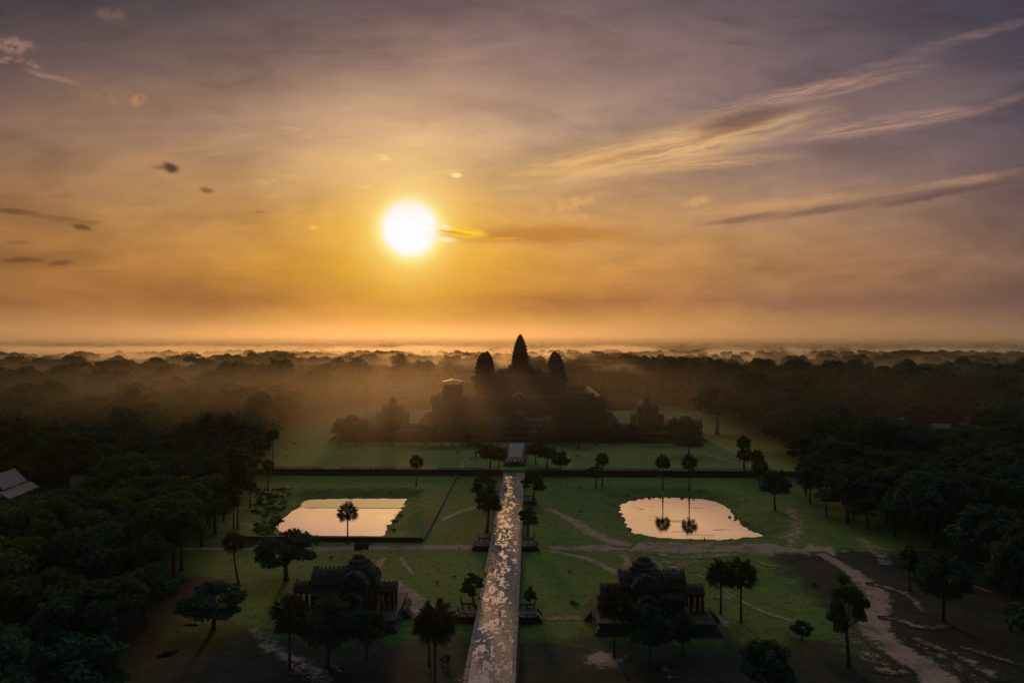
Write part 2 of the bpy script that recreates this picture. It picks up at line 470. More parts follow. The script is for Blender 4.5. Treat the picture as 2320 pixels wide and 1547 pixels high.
def mat_water(name, tint, rough, ripple, fac=.92, weed=.66):
    m, T = new_mat(name)
    co = T.n('ShaderNodeTexCoord').outputs['Object']
    n = T.noise(T.n('ShaderNodeMapping', {'Vector': co, 'Scale': (.35, 1.0, 1)}).outputs[0], 1.1, 4, .6)
    bp = T.n('ShaderNodeBump', {'Height': n, 'Strength': ripple, 'Distance': .02})
    g = T.n('ShaderNodeBsdfGlossy', {'Color': tint + (1,), 'Roughness': rough, 'Normal': bp.outputs[0]})
    d = T.n('ShaderNodeBsdfDiffuse', {0: (.05, .045, .03, 1)})
    w = T.noise(T.n('ShaderNodeMapping', {'Vector': co, 'Scale': (.09, .22, 1)}).outputs[0], 1.0, 6, .68)
    f = T.smooth(w, weed, weed + .07, fac, fac - .5)
    finish(T, T.n('ShaderNodeMixShader', {0: f, 1: d.outputs[0], 2: g.outputs[0]}).outputs[0])
    return m


M_water = mat_water('still_water', (.92, .88, 1.0), .012, .16)
M_water2 = mat_water('rippled_water', (1.0, .96, 1.0), .02, .40, .92, .585)
M_shallow = mat_water('shallow_water', (.66, .72, .80), .02, .06, .78)


def mat_causeway():
    m, T = new_mat('causeway_paving')
    co = T.n('ShaderNodeTexCoord').outputs['Object']
    br = T.n('ShaderNodeTexBrick', {'Vector': T.n('ShaderNodeMapping', {'Vector': co, 'Rotation': (0, 0, R(90))}).outputs[0], 'Color1': (0, 0, 0, 1), 'Color2': (1, 1, 1, 1), 'Mortar': (.3, .3, .3, 1), 'Scale': 1.0, 'Mortar Size': .035, 'Brick Width': 1.25, 'Row Height': .62, 'Bias': 0.0})
    cell = T.n('ShaderNodeSeparateColor', {0: br.outputs['Color']}).outputs[0]
    br2 = T.n('ShaderNodeTexBrick', {'Vector': T.n('ShaderNodeMapping', {'Vector': co, 'Rotation': (0, 0, R(90)), 'Location': (3.3, 1.7, 0)}).outputs[0], 'Color1': (0, 0, 0, 1), 'Color2': (1, 1, 1, 1), 'Mortar': (.3, .3, .3, 1), 'Scale': 1.0, 'Mortar Size': .0, 'Brick Width': 2.9, 'Row Height': 1.3})
    cell2 = T.n('ShaderNodeSeparateColor', {0: br2.outputs['Color']}).outputs[0]
    nl = T.noise(co, .22, 3, .6)
    nm = T.noise(co, .75, 4, .6)
    nf = T.noise(co, 3.2, 4, .65)
    X = T.n('ShaderNodeSeparateXYZ', {0: co}).outputs
    lane = T.math('MULTIPLY', T.smooth(T.math('ABSOLUTE', T.math('ADD', X[0], 1.0)), 3.9, .8), .115)
    w = T.math('ADD', T.math('ADD', T.math('MULTIPLY', cell, .16), T.math('MULTIPLY', cell2, .20)), T.math('ADD', T.math('MULTIPLY', nm, .62), T.math('MULTIPLY', nl, .34)))
    w = T.math('ADD', w, lane)
    wet = T.smooth(w, .79, .81)
    wet = T.math('MULTIPLY', wet, T.math('SUBTRACT', 1.0, T.math('MULTIPLY', br.outputs['Fac'], .6)))
    c = T.mix(T.smooth(T.math('ADD', T.math('MULTIPLY', cell, .6), T.math('MULTIPLY', nf, .5)), .25, .85), (.062, .066, .071, 1), (.155, .163, .170, 1))
    c = T.mix(br.outputs['Fac'], c, (.035, .032, .028, 1))
    hgt = T.math('ADD', T.math('MULTIPLY', cell, .5), T.math('MULTIPLY', nf, .45))
    hgt = T.math('SUBTRACT', hgt, T.math('MULTIPLY', br.outputs['Fac'], .8))
    bp = T.n('ShaderNodeBump', {'Height': hgt, 'Strength': .55, 'Distance': .10})
    dry = T.n('ShaderNodeBsdfPrincipled', {'Base Color': c, 'Roughness': T.smooth(nf, .3, .7, .45, .7), 'Specular IOR Level': .35, 'Normal': bp.outputs[0]})
    pool = T.n('ShaderNodeBsdfGlossy', {'Color': (1, .98, .96, 1), 'Roughness': .04})
    finish(T, T.n('ShaderNodeMixShader', {0: wet, 1: dry.outputs[0], 2: pool.outputs[0]}).outputs[0])
    return m


M_cause = mat_causeway()

# ------------------------------------------------------------------ terrain
WALL_Y = at(1180, 1078, 0)[1]          # front face of the terrace wall
UP = 2.6                                # height of the lawn behind it
WL = -2.4                               # water level of the ponds
LP = [at(x, y, WL) for x, y in [(618, 1191), (652, 1168), (700, 1132), (800, 1130), (916, 1131), (905, 1155), (884, 1180), (876, 1196), (862, 1213), (780, 1212), (700, 1215), (645, 1206)]]
RP = [at(x, y, WL) for x, y in [(1409, 1158), (1417, 1142), (1450, 1129), (1500, 1127), (1560, 1129), (1610, 1134), (1645, 1150), (1668, 1176), (1690, 1198), (1722, 1213), (1640, 1223), (1560, 1221), (1490, 1217), (1438, 1207), (1424, 1186)]]


def poly_d(poly, x, y):
    """signed distance to a polygon, negative inside"""
    best, ins = 1e18, False
    n = len(poly)
    for i in range(n):
        ax, ay = poly[i]
        bx, by = poly[(i + 1) % n]
        ex, ey = bx - ax, by - ay
        t = max(0.0, min(1.0, ((x - ax) * ex + (y - ay) * ey) / (ex * ex + ey * ey)))
        q = (x - ax - ex * t) ** 2 + (y - ay - ey * t) ** 2
        best = min(best, q)
        if (ay > y) != (by > y) and x < (bx - ax) * (y - ay) / (by - ay) + ax:
            ins = not ins
    return -math.sqrt(best) if ins else math.sqrt(best)


def bbox(p, m):
    xs, ys = [a for a, b in p], [b for a, b in p]
    return min(xs) - m, max(xs) + m, min(ys) - m, max(ys) + m


LB, RB = bbox(LP, 18), bbox(RP, 18)


def far_rise(y):
    """the plain climbs a little towards the horizon"""
    return 34.0 * sstep((y - 1500) / 5500)


def gz(x, y):
    z = 0.0
    if y > WALL_Y + .5:
        z = UP * min(1.0, (y - WALL_Y - .5) / .8)
    else:
        for P, B in ((LP, LB), (RP, RB)):
            if B[0] < x < B[1] and B[2] < y < B[3]:
                d = poly_d(P, x, y) + 1.7 * nz(x, y, .28, 2) + .9 * nz(x, y, .8, 3)
                if d < 0:
                    z = WL + max(d * .3, -1.2)
                elif d < 13:
                    z = WL * (1 - sstep(d / 13))
    z += .10 * nz(x, y, .06, 1) * sstep((150 - abs(x)) / 30)
    return z + far_rise(y)


# bare, worn or muddy ground: px, py, radius in metres, strength
BARE = [(1490, 1255, 9, .5), (1540, 1275, 7, .7), (1365, 1495, 4.5, .95), (1625, 1408, 3.5, .9), (950, 1380, 6, .75), (710, 1520, 5, .8), (1990, 1450, 9, .6), (2080, 1500, 12, .7), (1800, 1180, 6, .6),
        (1050, 1540, 3, .5), (600, 1450, 8, .35), (1560, 1440, 6, .3), (1420, 1315, 4, .8), (985, 1513, 4, .3), (1790, 1215, 6, .7), (1830, 1240, 8, .7)]
BARE = [(*at(a, b), c, d) for a, b, c, d in BARE]


def bare_at(x, y):
    v = 0.0
    for bx, by, r, s in BARE:
        d2 = ((x - bx) ** 2 + (y - by) ** 2) / (r * r)
        if d2 < 4:
            v = max(v, s * math.exp(-d2))
    return v


def axis_pts(fine0, fine1, step, far, grow=1.18, lo=None):
    p = list(np.arange(fine0, fine1 + step * .5, step))
    s, q = step, p[-1]
    while q < far:
        s *= grow
        q += s
        p.append(min(q, far))
    s, q = step, p[0]
    while q > (lo if lo is not None else -far):
        s *= grow
        q -= s
        p.insert(0, max(q, lo if lo is not None else -far))
    return p


FAR = 9000


def dim_soil_at(x, y):  # bare earth near the viewer, its dark colour also painting in the vignette
    if y > 240:
        return 0.0
    return max(sstep((178 - y) / 46) * .95, sstep((-60 - x) / 22) * .85 * sstep((205 - y) / 25), sstep((x - 66) / 26) * .9 * sstep((232 - y) / 26))


gx = axis_pts(-125, 130, 1.5, FAR)
gy = sorted(set(axis_pts(120, 345, 1.5, FAR, 1.10, -60)) | {WALL_Y + .4, WALL_Y + .6, WALL_Y + 1.3, WALL_Y + 1.5})
nx, ny = len(gx), len(gy)
gv, ga, gb = [], [], []
for j in range(ny):
    for i in range(nx):
        x, y = gx[i], gy[j]
        gv.append((x, y, gz(x, y) if abs(x) < 400 and y < 900 else (UP if y > WALL_Y + 1 else 0) + far_rise(y)))
        ga.append(bare_at(x, y) if y < 330 else 0.0)
        mar = 0.0
        for P, B in ((LP, LB), (RP, RB)):
            if B[0] < x < B[1] and B[2] < y < B[3]:
                mar = max(mar, 1 - abs(poly_d(P, x, y) + .5) / 4.0)
        gb.append(max(dim_soil_at(x, y), mar * .9))
gf_ = [(j * nx + i, j * nx + i + 1, (j + 1) * nx + i + 1, (j + 1) * nx + i) for j in range(ny - 1) for i in range(nx - 1)]
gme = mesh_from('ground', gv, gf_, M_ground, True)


def set_attr(me, name, vals):
    a = me.attributes.new(name, 'FLOAT', 'POINT')
    a.data.foreach_set('value', vals)


set_attr(gme, 'dirt', ga)
set_attr(gme, 'bare_and_dim', gb)
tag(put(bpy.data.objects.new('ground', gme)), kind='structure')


def path_strip(pts, widths, lift, name='path', strength=1.0, z=None, world=False):
    P = [Vector((*(p if world else at(p[0], p[1], (z or 0))), 0)) for p in pts]
    # resample on a smooth curve
    out = []
    for i in range(len(P) - 1):
        p0, p1, p2, p3 = P[max(i - 1, 0)], P[i], P[i + 1], P[min(i + 2, len(P) - 1)]
        n = max(2, int((p2 - p1).length / .9))
        for k in range(n):
            t = k / n
            q = .5 * ((2 * p1) + (p2 - p0) * t + (2 * p0 - 5 * p1 + 4 * p2 - p3) * t * t + (3 * p1 - p0 - 3 * p2 + p3) * t ** 3)
            out.append((q, widths[i] + (widths[i + 1] - widths[i]) * t))
    out.append((P[-1], widths[-1]))
    v, a, b, f = [], [], [], []
    prof = [(-1.35, 0), (-1.0, .35), (-.6, .8), (-.2, 1), (.2, 1), (.6, .8), (1.0, .35), (1.35, 0)]
    for i, (q, w) in enumerate(out):
        d = (out[min(i + 1, len(out) - 1)][0] - out[max(i - 1, 0)][0]).normalized()
        n = Vector((d.y, -d.x, 0))
        w2 = w * .5 * (1 + .25 * nz(q.x, q.y, .12, 5))
        off = w * .12 * nz(q.x, q.y, .09, 7)
        for t, s in prof:
            p = q + n * (t * w2 + off)
            v.append((p.x, p.y, gz(p.x, p.y) + lift))
            e = min(1, i / 3.0, (len(out) - 1 - i) / 3.0)
            a.append(s * strength * e)
            b.append(dim_soil_at(p.x, p.y))
    m = len(prof)
    for i in range(len(out) - 1):
        for j in range(m - 1):
            f.append((i * m + j, i * m + j + 1, (i + 1) * m + j + 1, (i + 1) * m + j))
    me = mesh_from(name, v, f, M_ground, True)
    set_attr(me, 'dirt', a)
    set_attr(me, 'bare_and_dim', b)
    return tag(put(bpy.data.objects.new(name, me)), kind='structure')


PATHS = [
    ([(380, 1243), (520, 1243), (700, 1243), (850, 1241), (1072, 1239)], [2.5, 3.5, 4.5, 5.5, 6], 1),
    ([(1238, 1241), (1400, 1241), (1480, 1240), (1650, 1240), (1800, 1242), (1900, 1250)], [5, 8, 13, 15, 14, 9], 1),
    ([(1234, 1150), (1290, 1174), (1340, 1206), (1395, 1228), (1440, 1236)], [4, 5, 6, 7, 6], .95),
    ([(1240, 1246), (1330, 1266), (1395, 1296), (1425, 1318)], [3, 3.2, 3.4, 3.5], .9),
    ([(1400, 1246), (1420, 1270), (1418, 1300)], [5, 3, 3.5], .7),
    ([(1620, 1252), (1560, 1272), (1520, 1292)], [4, 4, 4], .75),
    ([(1850, 1250), (1915, 1284), (1962, 1320), (1990, 1362), (1984, 1420), (2020, 1462), (2085, 1505), (2150, 1560)], [5, 5, 6, 8, 8, 7, 9, 10], .95),
    ([(1785, 1150), (1808, 1180), (1800, 1210), (1790, 1240)], [7, 7, 6, 6], .62),
    ([(1940, 1213), (1985, 1245), (2012, 1282)], [3, 6, 4], .6),
    ([(872, 1260), (858, 1280), (842, 1305)], [2.2, 3.2, 4], .85),
    ([(904, 1258), (916, 1275), (935, 1302)], [1.6, 2, 1.2], .8),
    ([(880, 1312), (915, 1338), (945, 1365), (962, 1398)], [3, 5, 6.5, 8], .85),
    ([(1000, 1180), (1040, 1160), (1088, 1147)], [2.6, 4, 5], .8),
    ([(1226, 1400), (1280, 1400), (1336, 1400)], [2.2, 2.2, 2.2], .95),
    ([(920, 1399), (950, 1400), (1030, 1399)], [2.5, 2.2, 1.6], .9),
    ([(570, 1415), (600, 1452), (650, 1490), (720, 1530), (745, 1560)], [4, 4, 5, 6, 5], .62),
    ([(1570, 1298), (1620, 1320), (1660, 1350), (1740, 1390), (1830, 1414)], [1.6, 1.5, 1.4, 1.8, 1.2], .75),
    ([(1600, 1352), (1640, 1352), (1680, 1362)], [2.5, 3, 2], .6),
    ([(2195, 1268), (2240, 1280), (2290, 1294)], [1.2, 1.2, 1.2], .7),
    ([(2190, 1322), (2230, 1336), (2265, 1350)], [1.5, 1.5, 1.5], .7),
    ([(1955, 1508), (2010, 1520), (2070, 1519)], [2, 3, 3], .62),
    ([(2060, 1440), (2110, 1462), (2200, 1500), (2280, 1545)], [3, 3, 4, 4], .55),
    ([(1962, 1322), (2010, 1330), (2060, 1350), (2100, 1392)], [2, 3, 2.5, 2], .6),
    ([(1990, 1400), (2040, 1405), (2090, 1420), (2160, 1418)], [2, 3, 3, 1.5], .6),
    ([(2150, 1460), (2220, 1478), (2330, 1512)], [1.5, 2.5, 2], .55),
    ([(1900, 1250), (1990, 1246), (2100, 1246), (2240, 1248)], [3, 1.6, 1.2, 1.0], .6),
    ([(1480, 1252), (1530, 1262), (1600, 1260), (1680, 1254)], [2, 3.5, 4, 3], .65),
    ([(1446, 1262), (1490, 1276), (1500, 1300)], [1.6, 2.4, 2], .6),
    ([(1690, 1262), (1740, 1280), (1776, 1282)], [1.5, 2, 1.2], .6),
    ([(1500, 1500), (1520, 1525), (1535, 1560)], [2, 2.5, 2], .45),
]
for k, (p, w, s) in enumerate(PATHS):
    path_strip(p, w, .010 + .003 * k, strength=s)
UPATHS = [([(1064, 1030), (1054, 1044), (1043, 1061)], [3.4, 3.4, 3.4]), ([(1282, 1030), (1287, 1045), (1293, 1061)], [3.4, 3.4, 3.4]), ([(1300, 1034), (1500, 1034), (1690, 1036)], [.9, .9, .9]),
          ([(1565, 1018), (1620, 1034), (1715, 1060)], [2.0, 2.0, 2.0]), ([(1612, 997), (1650, 1016), (1682, 1036)], [1.6, 1.6, 1.6]), ([(1000, 1034), (1060, 1034)], [.9, .9])]
for k, (p, w) in enumerate(UPATHS):
    path_strip(p, w, .010 + .004 * k, z=UP)


def sheet(name, pts, z, mat, kind='structure'):
    me = mesh_from(name, [(x, y, z) for x, y in pts], [tuple(range(len(pts)))], mat)
    return tag(put(bpy.data.objects.new(name, me)), kind=kind)


def grow(P, m):
    cx, cy_ = sum(a for a, b in P) / len(P), sum(b for a, b in P) / len(P)
    return [(cx + (a - cx) * (1 + m / math.hypot(a - cx, b - cy_)), cy_ + (b - cy_) * (1 + m / math.hypot(a - cx, b - cy_))) for a, b in P]


def ccw(P):
    return P if sum(P[i][0] * P[(i + 1) % len(P)][1] - P[(i + 1) % len(P)][0] * P[i][1] for i in range(len(P))) > 0 else P[::-1]


split_y = at(800, 1151, WL)[1]
gl = ccw(grow(LP, 5))
xs = [a for a, b in gl]
x0, x1 = min(xs) - 3, max(xs) + 3
ymin, ymax = min(b for a, b in gl), max(b for a, b in gl)
sheet('pond_water', [(x0, ymin), (x1, ymin), (x1, split_y), (x0, split_y)], WL, M_water)
sheet('pond_water', [(x0, split_y), (x1, split_y), (x1, ymax), (x0, ymax)], WL - .004, M_shallow)
gr_ = ccw(grow(RP, 5))
sheet('pond_water', gr_, WL, M_water2)
# mud bar that divides the left pond
random.seed(4)
mb = MB()
xa, xb = at(690, 1151, WL)[0], at(912, 1151, WL)[0]
rows = []
for i in range(61):
    x = xa + (xb - xa) * i / 60
    w = .55 + .5 * nz(x, 3, .3, 8)
    y = split_y + .35 * nz(x, 9, .2, 4)
    rows.append([(x, y - w, WL - .05), (x, y - w * .4, WL + .07), (x, y + w * .4, WL + .08), (x, y + w, WL - .05)])
mb.loft(rows, cap=False, close=False)
tag(mb.build('mud_bar', mat_plain('mud', (.05, .045, .03), .8), smooth=True), kind='structure')
# rain puddles in the hollow by the left wood and beside the right track
PUD = [(374, 1484, 1.5, .8), (392, 1478, .9, .9), (362, 1489, .6, .3), (432, 1417, 1.8, .45), (402, 1431, .5, .25), (705, 1517, 2.6, 1.8), (728, 1530, 1.2, .8), (895, 1378, .8, .5)]
for px, py, ra, rb in PUD:
    x, y = at(px, py)
    pts = []
    for k in range(26):
        t = 2 * math.pi * k / 26
        r = 1 + .45 * mnoise.noise(Vector((math.cos(t) * 1.6 + px, math.sin(t) * 1.6, py)))
        pts.append((x + ra * r * math.cos(t), y + rb * r * math.sin(t) * 1.6))
    zz = max(gz(a, b) for a, b in pts) + .02
    sheet('puddle', ccw(pts), zz, M_shallow if py > 1500 else M_water)

# ------------------------------------------------------------------ causeway
CH = 1.5
mb = MB()
NY = 60
ys = [40 + (339.0 - 40) * i / NY for i in range(NY + 1)]
rows = [[(x, y, CH + .05 * nz(x, y, .2, 6)) for x in (-4.2, -2.1, 0, 2.1, 4.2)] for y in ys]
v = [p for r in rows for p in r]
f = [(j * 5 + i, j * 5 + i + 1, (j + 1) * 5 + i + 1, (j + 1) * 5 + i) for j in range(NY) for i in range(4)]
cway = bpy.data.objects.new('causeway', mesh_from('causeway', v, f, M_cause))
tag(put(cway), kind='structure')
mb = MB()
for s in (-1, 1):
    a, b = (4.2, 5.0) if s > 0 else (-5.0, -4.2)
    mb.box(a, b, 40, 339, -.3, CH - .12)
    a, b = (5.0, 5.5) if s > 0 else (-5.5, -5.0)
    mb.box(a, b, 40, 339, -.3, .55)
mb.build('retaining_wall', M_lat, cway)
mb = MB()
random.seed(11)
for s in (-1, 1):
    y = 40.0
    while y < 338.5:
        l = random.uniform(1.5, 3.4)
        if random.random() > .05:
            dz_, o = random.uniform(-.03, .07), random.uniform(-.06, .06)
            c = s * (4.62 + o)
            mb.box(c - .42, c + .42, y + .03, min(y + l - .03, 338.6), CH - .12, CH + .10 + dz_, .97)
        y += l
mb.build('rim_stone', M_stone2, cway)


def naga(mb, path, z, heads=True, r=.24, step=1.6, post=True):
    """a serpent balustrade: a thick rail on blocks, ending in a raised fan-shaped hood"""
    pts = [Vector((x, y, z + .75)) for x, y in path]
    mb.tube(pts, [r] * len(pts), 8)
    if heads:
        for e, n_ in ((pts[-1], pts[-2]),):
            d = (e - n_).normalized()
            u = Vector((-d.y, d.x, 0))
            rings = []
            for t, w, th, up in ((0, .26, .22, -.15), (.18, .34, .2, .25), (.30, .62, .17, .75), (.36, .80, .14, 1.2), (.42, .62, .11, 1.7), (.46, .25, .08, 2.05)):
                c = e + d * t + Vector((0, 0, up))
                rings.append([tuple(c + u * w * math.cos(q) + d * th * math.sin(q)) for q in [2 * math.pi * k / 10 for k in range(10)]])
            mb.loft(rings)
    if post:
        for i in range(len(pts) - 1):
            l = (pts[i + 1] - pts[i]).length
            for k in range(max(1, int(l / step)) + 1):
                p = pts[i].lerp(pts[i + 1], k / max(1, int(l / step)))
                mb.box(p.x - .2, p.x + .2, p.y - .2, p.y + .2, z, z + .55)


def stair_platform(side, y, label):
    root = empty('stair_platform', (side * 5.0, y, 0))
    tag(root, label, 'stair platform', 'naga stair platforms along the causeway')
    b = MB()
    s = side
    bx = lambda mb, x0, x1, *r: mb.box(min(s * x0, s * x1), max(s * x0, s * x1), *r)
    bx(b, .52, 4.2, -3.2, 3.2, -.2, .5)
    bx(b, .52, 4.0, -2.95, 2.95, .5, 1.1)
    bx(b, .05, 4.15, -3.1, 3.1, 1.1, CH + .05)
    b.build('platform', M_stone, root)
    st = MB()
    for k in range(5):
        bx(st, 4.2 + .34 * k, 4.54 + .34 * k, -1.6, 1.6, -.2, 1.27 - .29 * k)
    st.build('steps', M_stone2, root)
    for q in (-1, 1):
        r = MB()
        naga(r, [(s * .3, q * 2.75), (s * 3.75, q * 2.75)], CH + .05)
        r.build('naga_balustrade', M_stone2 if q < 0 else M_stone, root)
        c = MB()
        bx(c, 4.2, 5.6, *((1.65, 2.6) if q > 0 else (-2.6, -1.65)), -.2, .95)
        bx(c, 4.3, 5.0, *((1.75, 2.5) if q > 0 else (-2.5, -1.75)), .95, 1.75, .8)
        c.build('stair_cheek', M_stone, root)
    return root


for y, near in ((163.0, 'between the two libraries'), (217.5, 'by the dirt cross path'), (277.0, 'nearest the terrace wall')):
    stair_platform(-1, y, 'stone stair platform on the left flank of the causeway ' + near)
    stair_platform(1, y, 'stone stair platform on the right flank of the causeway ' + near)


# ------------------------------------------------------------------ terrace wall and cross-shaped terrace
def terrace_wall(x0, x1, label, seed):
    random.seed(seed)
    root = empty('terrace_wall', ((x0 + x1) / 2, WALL_Y, 0))
    tag(root, label, 'wall', 'terrace walls')
    h = (x1 - x0) / 2
    b = MB()
    b.box(-h, h, -.35, .2, -.3, .45)
    b.box(-h, h, -.12, 1.45, .45, 2.55)
    b.build('wall', M_lat, root)
    c = MB()
    x = -h
    while x < h - .5:
        l = min(random.uniform(3, 7), h - x)
        d = random.uniform(-.04, .04)
        c.box(x + .03, x + l - .03, -.3 + d, 1.4, 2.55, 2.95 + random.uniform(-.06, .05))
        x += l
    c.build('cornice', M_stone, root)
    post = None
    x = -h + .6
    while x < h - 8:
        run = random.uniform(9, 26)
        e = min(x + run, h - .6)
        r = MB()
        r.box(x, e, .15, .5, 3.45, 3.75)
        r.build('rail', M_stone, root)
        n = max(1, int((e - x) / 2.4))
        for k in range(n + 1):
            if post is None:
                p = MB()
                p.box(-.18, .18, -.18, .18, 0, .5)
                post = p.build('post', M_stone, root)
                q = post
            else:
                q = post.copy()
                COL.objects.link(q)
                q.parent = root
            q.location = (x + (e - x) * (k + .02) / (n + .04), .32, 2.95)
        x = e + random.choice((1.2, 2, 6, 9))
    return root


terrace_wall(-118, -6.2, 'long dark laterite terrace wall with stone railing left of the causeway end', 3)
terrace_wall(6.2, 127, 'long dark laterite terrace wall with stone railing right of the causeway end', 5)

root = empty('cross_terrace', (0, 344, 0))
tag(root, 'raised pale cross-shaped stone terrace closing the far end of the causeway', 'terrace')
b = MB()
b.box(-6.0, 6.0, 0, 9, -.3, 1.8)
b.box(-5.6, 5.6, .35, 9, 1.8, 3.4, .99)
b.box(-5.3, 5.3, 9, 60, 2.0, 4.6)
b.box(-22, -5.3, 37, 42, 2.0, 4.2)
b.box(5.3, 22, 37, 42, 2.0, 4.2)
b.build('base', M_lat, root)
b = MB()
b.box(-4.9, 4.9, .1, 7.5, 3.4, 4.95)
b.build('lower_deck', M_stone2, root)
b = MB()
b.box(-4.3, 4.3, 11, 56, 4.6, 5.55)
b.box(-22, -4.3, 37.2, 41.8, 4.2, 5.0)
b.box(4.3, 22, 37.2, 41.8, 4.2, 5.0)
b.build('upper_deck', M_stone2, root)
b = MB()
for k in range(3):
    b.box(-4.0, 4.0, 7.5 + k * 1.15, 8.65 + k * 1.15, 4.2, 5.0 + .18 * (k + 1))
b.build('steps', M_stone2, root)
b = MB()
for k in range(7):
    b.box(-2.6, 2.6, -3.4 + k * .48, -2.92 + k * .48, CH - .1, CH + .45 * (k + 1))
b.build('front_stairs', M_lat, root)
for s in (-1, 1):
    r = MB()
    naga(r, [(s * 4.1, 12), (s * 4.1, 36)], 5.55, False)
    naga(r, [(s * 5, 37.5), (s * 21, 37.5)], 5.0, True)
    naga(r, [(s * 4.6, .5), (s * 1.0, .5)], 4.95, True)
    r.build('naga_balustrade', M_stone, root)
    for k in range(8):
        p = MB()
        p.lathe(s * 5.75, 11 + k * 3, [(2.3, .28), (2.6, .28), (2.7, .2), (4.2, .2), (4.3, .28), (4.55, .3)], 10)
        p.build('column', M_stone, root)


# ------------------------------------------------------------------ temple pieces
def redent(cx, cy, w, z, wy=None):
    wy = wy or w
    q = [(1, .42), (.90, .42), (.90, .66), (.78, .66), (.78, .78), (.66, .78), (.66, .90), (.42, .90), (.42, 1)]
    pts = [(a, b) for a, b in q]
    pts += [(-b, a) for a, b in q]
    pts += [(-a, -b) for a, b in q]
    pts += [(b, -a) for a, b in q]
    return [(cx + a * w, cy + b * wy, z) for a, b in pts]


def prof_at(prof, z):
    for (z0, w0), (z1, w1) in zip(prof, prof[1:]):
        if z0 <= z <= z1:
            return w0 + (w1 - w0) * (z - z0) / (z1 - z0)
    return prof[-1][1]


def prang(mb, cx, cy, prof, tiers, tip, spikes=True):
    """a lotus-bud tower: redented storeys that shrink upwards, each with a cornice and a crown of antefixes"""
    z0, z1 = prof[0][0], prof[-1][0]
    rings = []
    zs = [z0 + (z1 - z0) * (1 - (1 - k / tiers) ** 1.25) for k in range(tiers + 1)]
    for a, b in zip(zs, zs[1:]):
        h = b - a
        wa = prof_at(prof, a)
        wb = prof_at(prof, a + h * .8)
        rings += [redent(cx, cy, wa * .97, a), redent(cx, cy, wb * .94, a + h * .55), redent(cx, cy, wb * 1.04, a + h * .66), redent(cx, cy, wb * 1.06, a + h * .84), redent(cx, cy, wb * .98, a + h * .98)]
        if spikes:
            w = wb * 1.03
            sp = max(.25, min(.85, h * .20))
            for (u, v_) in ((.95, .42), (.84, .66), (.72, .78), (.66, .86), (.42, .95), (0, 1.0)):
                for su in (-1, 1):
                    for sv in (-1, 1):
                        for (p, q) in ((u, v_), (v_, u)):
                            x, y = cx + su * p * w, cy + sv * q * w
                            mb.box(x - sp * .5, x + sp * .5, y - sp * .5, y + sp * .5, a + h * .82, a + h * .86 + sp * 1.9, .2)
    rings.append(redent(cx, cy, prof[-1][1], z1))
    mb.loft(rings)
    w = prof[-1][1]
    t = tip - z1
    mb.lathe(cx, cy, [(z1 - .05, w * .95), (z1 + t * .15, w * 1.02), (z1 + t * .22, w * .7), (z1 + t * .38, w * .78), (z1 + t * .5, w * .45), (z1 + t * .66, w * .48), (z1 + t * .8, w * .2), (tip, w * .05)], 14)


def pillar(mb, x, y, z0, z1, w=.3):
    mb.box(x - w * 1.35, x + w * 1.35, y - w * 1.35, y + w * 1.35, z0, z0 + w * .9)
    mb.box(x - w, x + w, y - w, y + w, z0 + w * .9, z1 - w * .9)
    mb.box(x - w * 1.35, x + w * 1.35, y - w * 1.35, y + w * 1.35, z1 - w * .9, z1)


def pediment(mb, axis, s, c, half, z0, h, th=.35):
    """a flame-shaped gable end standing a little above the vault"""
    prof = [(-half * 1.12, z0 - .2), (-half * 1.2, z0 + h * .25), (-half * .95, z0 + h * .5), (-half * .6, z0 + h * .85), (-half * .2, z0 + h * 1.12), (0, z0 + h * 1.3)]
    prof = prof + [(-a, b) for a, b in reversed(prof[:-1])]
    mk = (lambda d, t, z: (s + d, c + t, z)) if axis == 'x' else (lambda d, t, z: (c + t, s + d, z))
    a = [mk(-th / 2, t, z) for t, z in prof]
    b = [mk(th / 2, t, z) for t, z in prof]
    mb.loft([a, b])


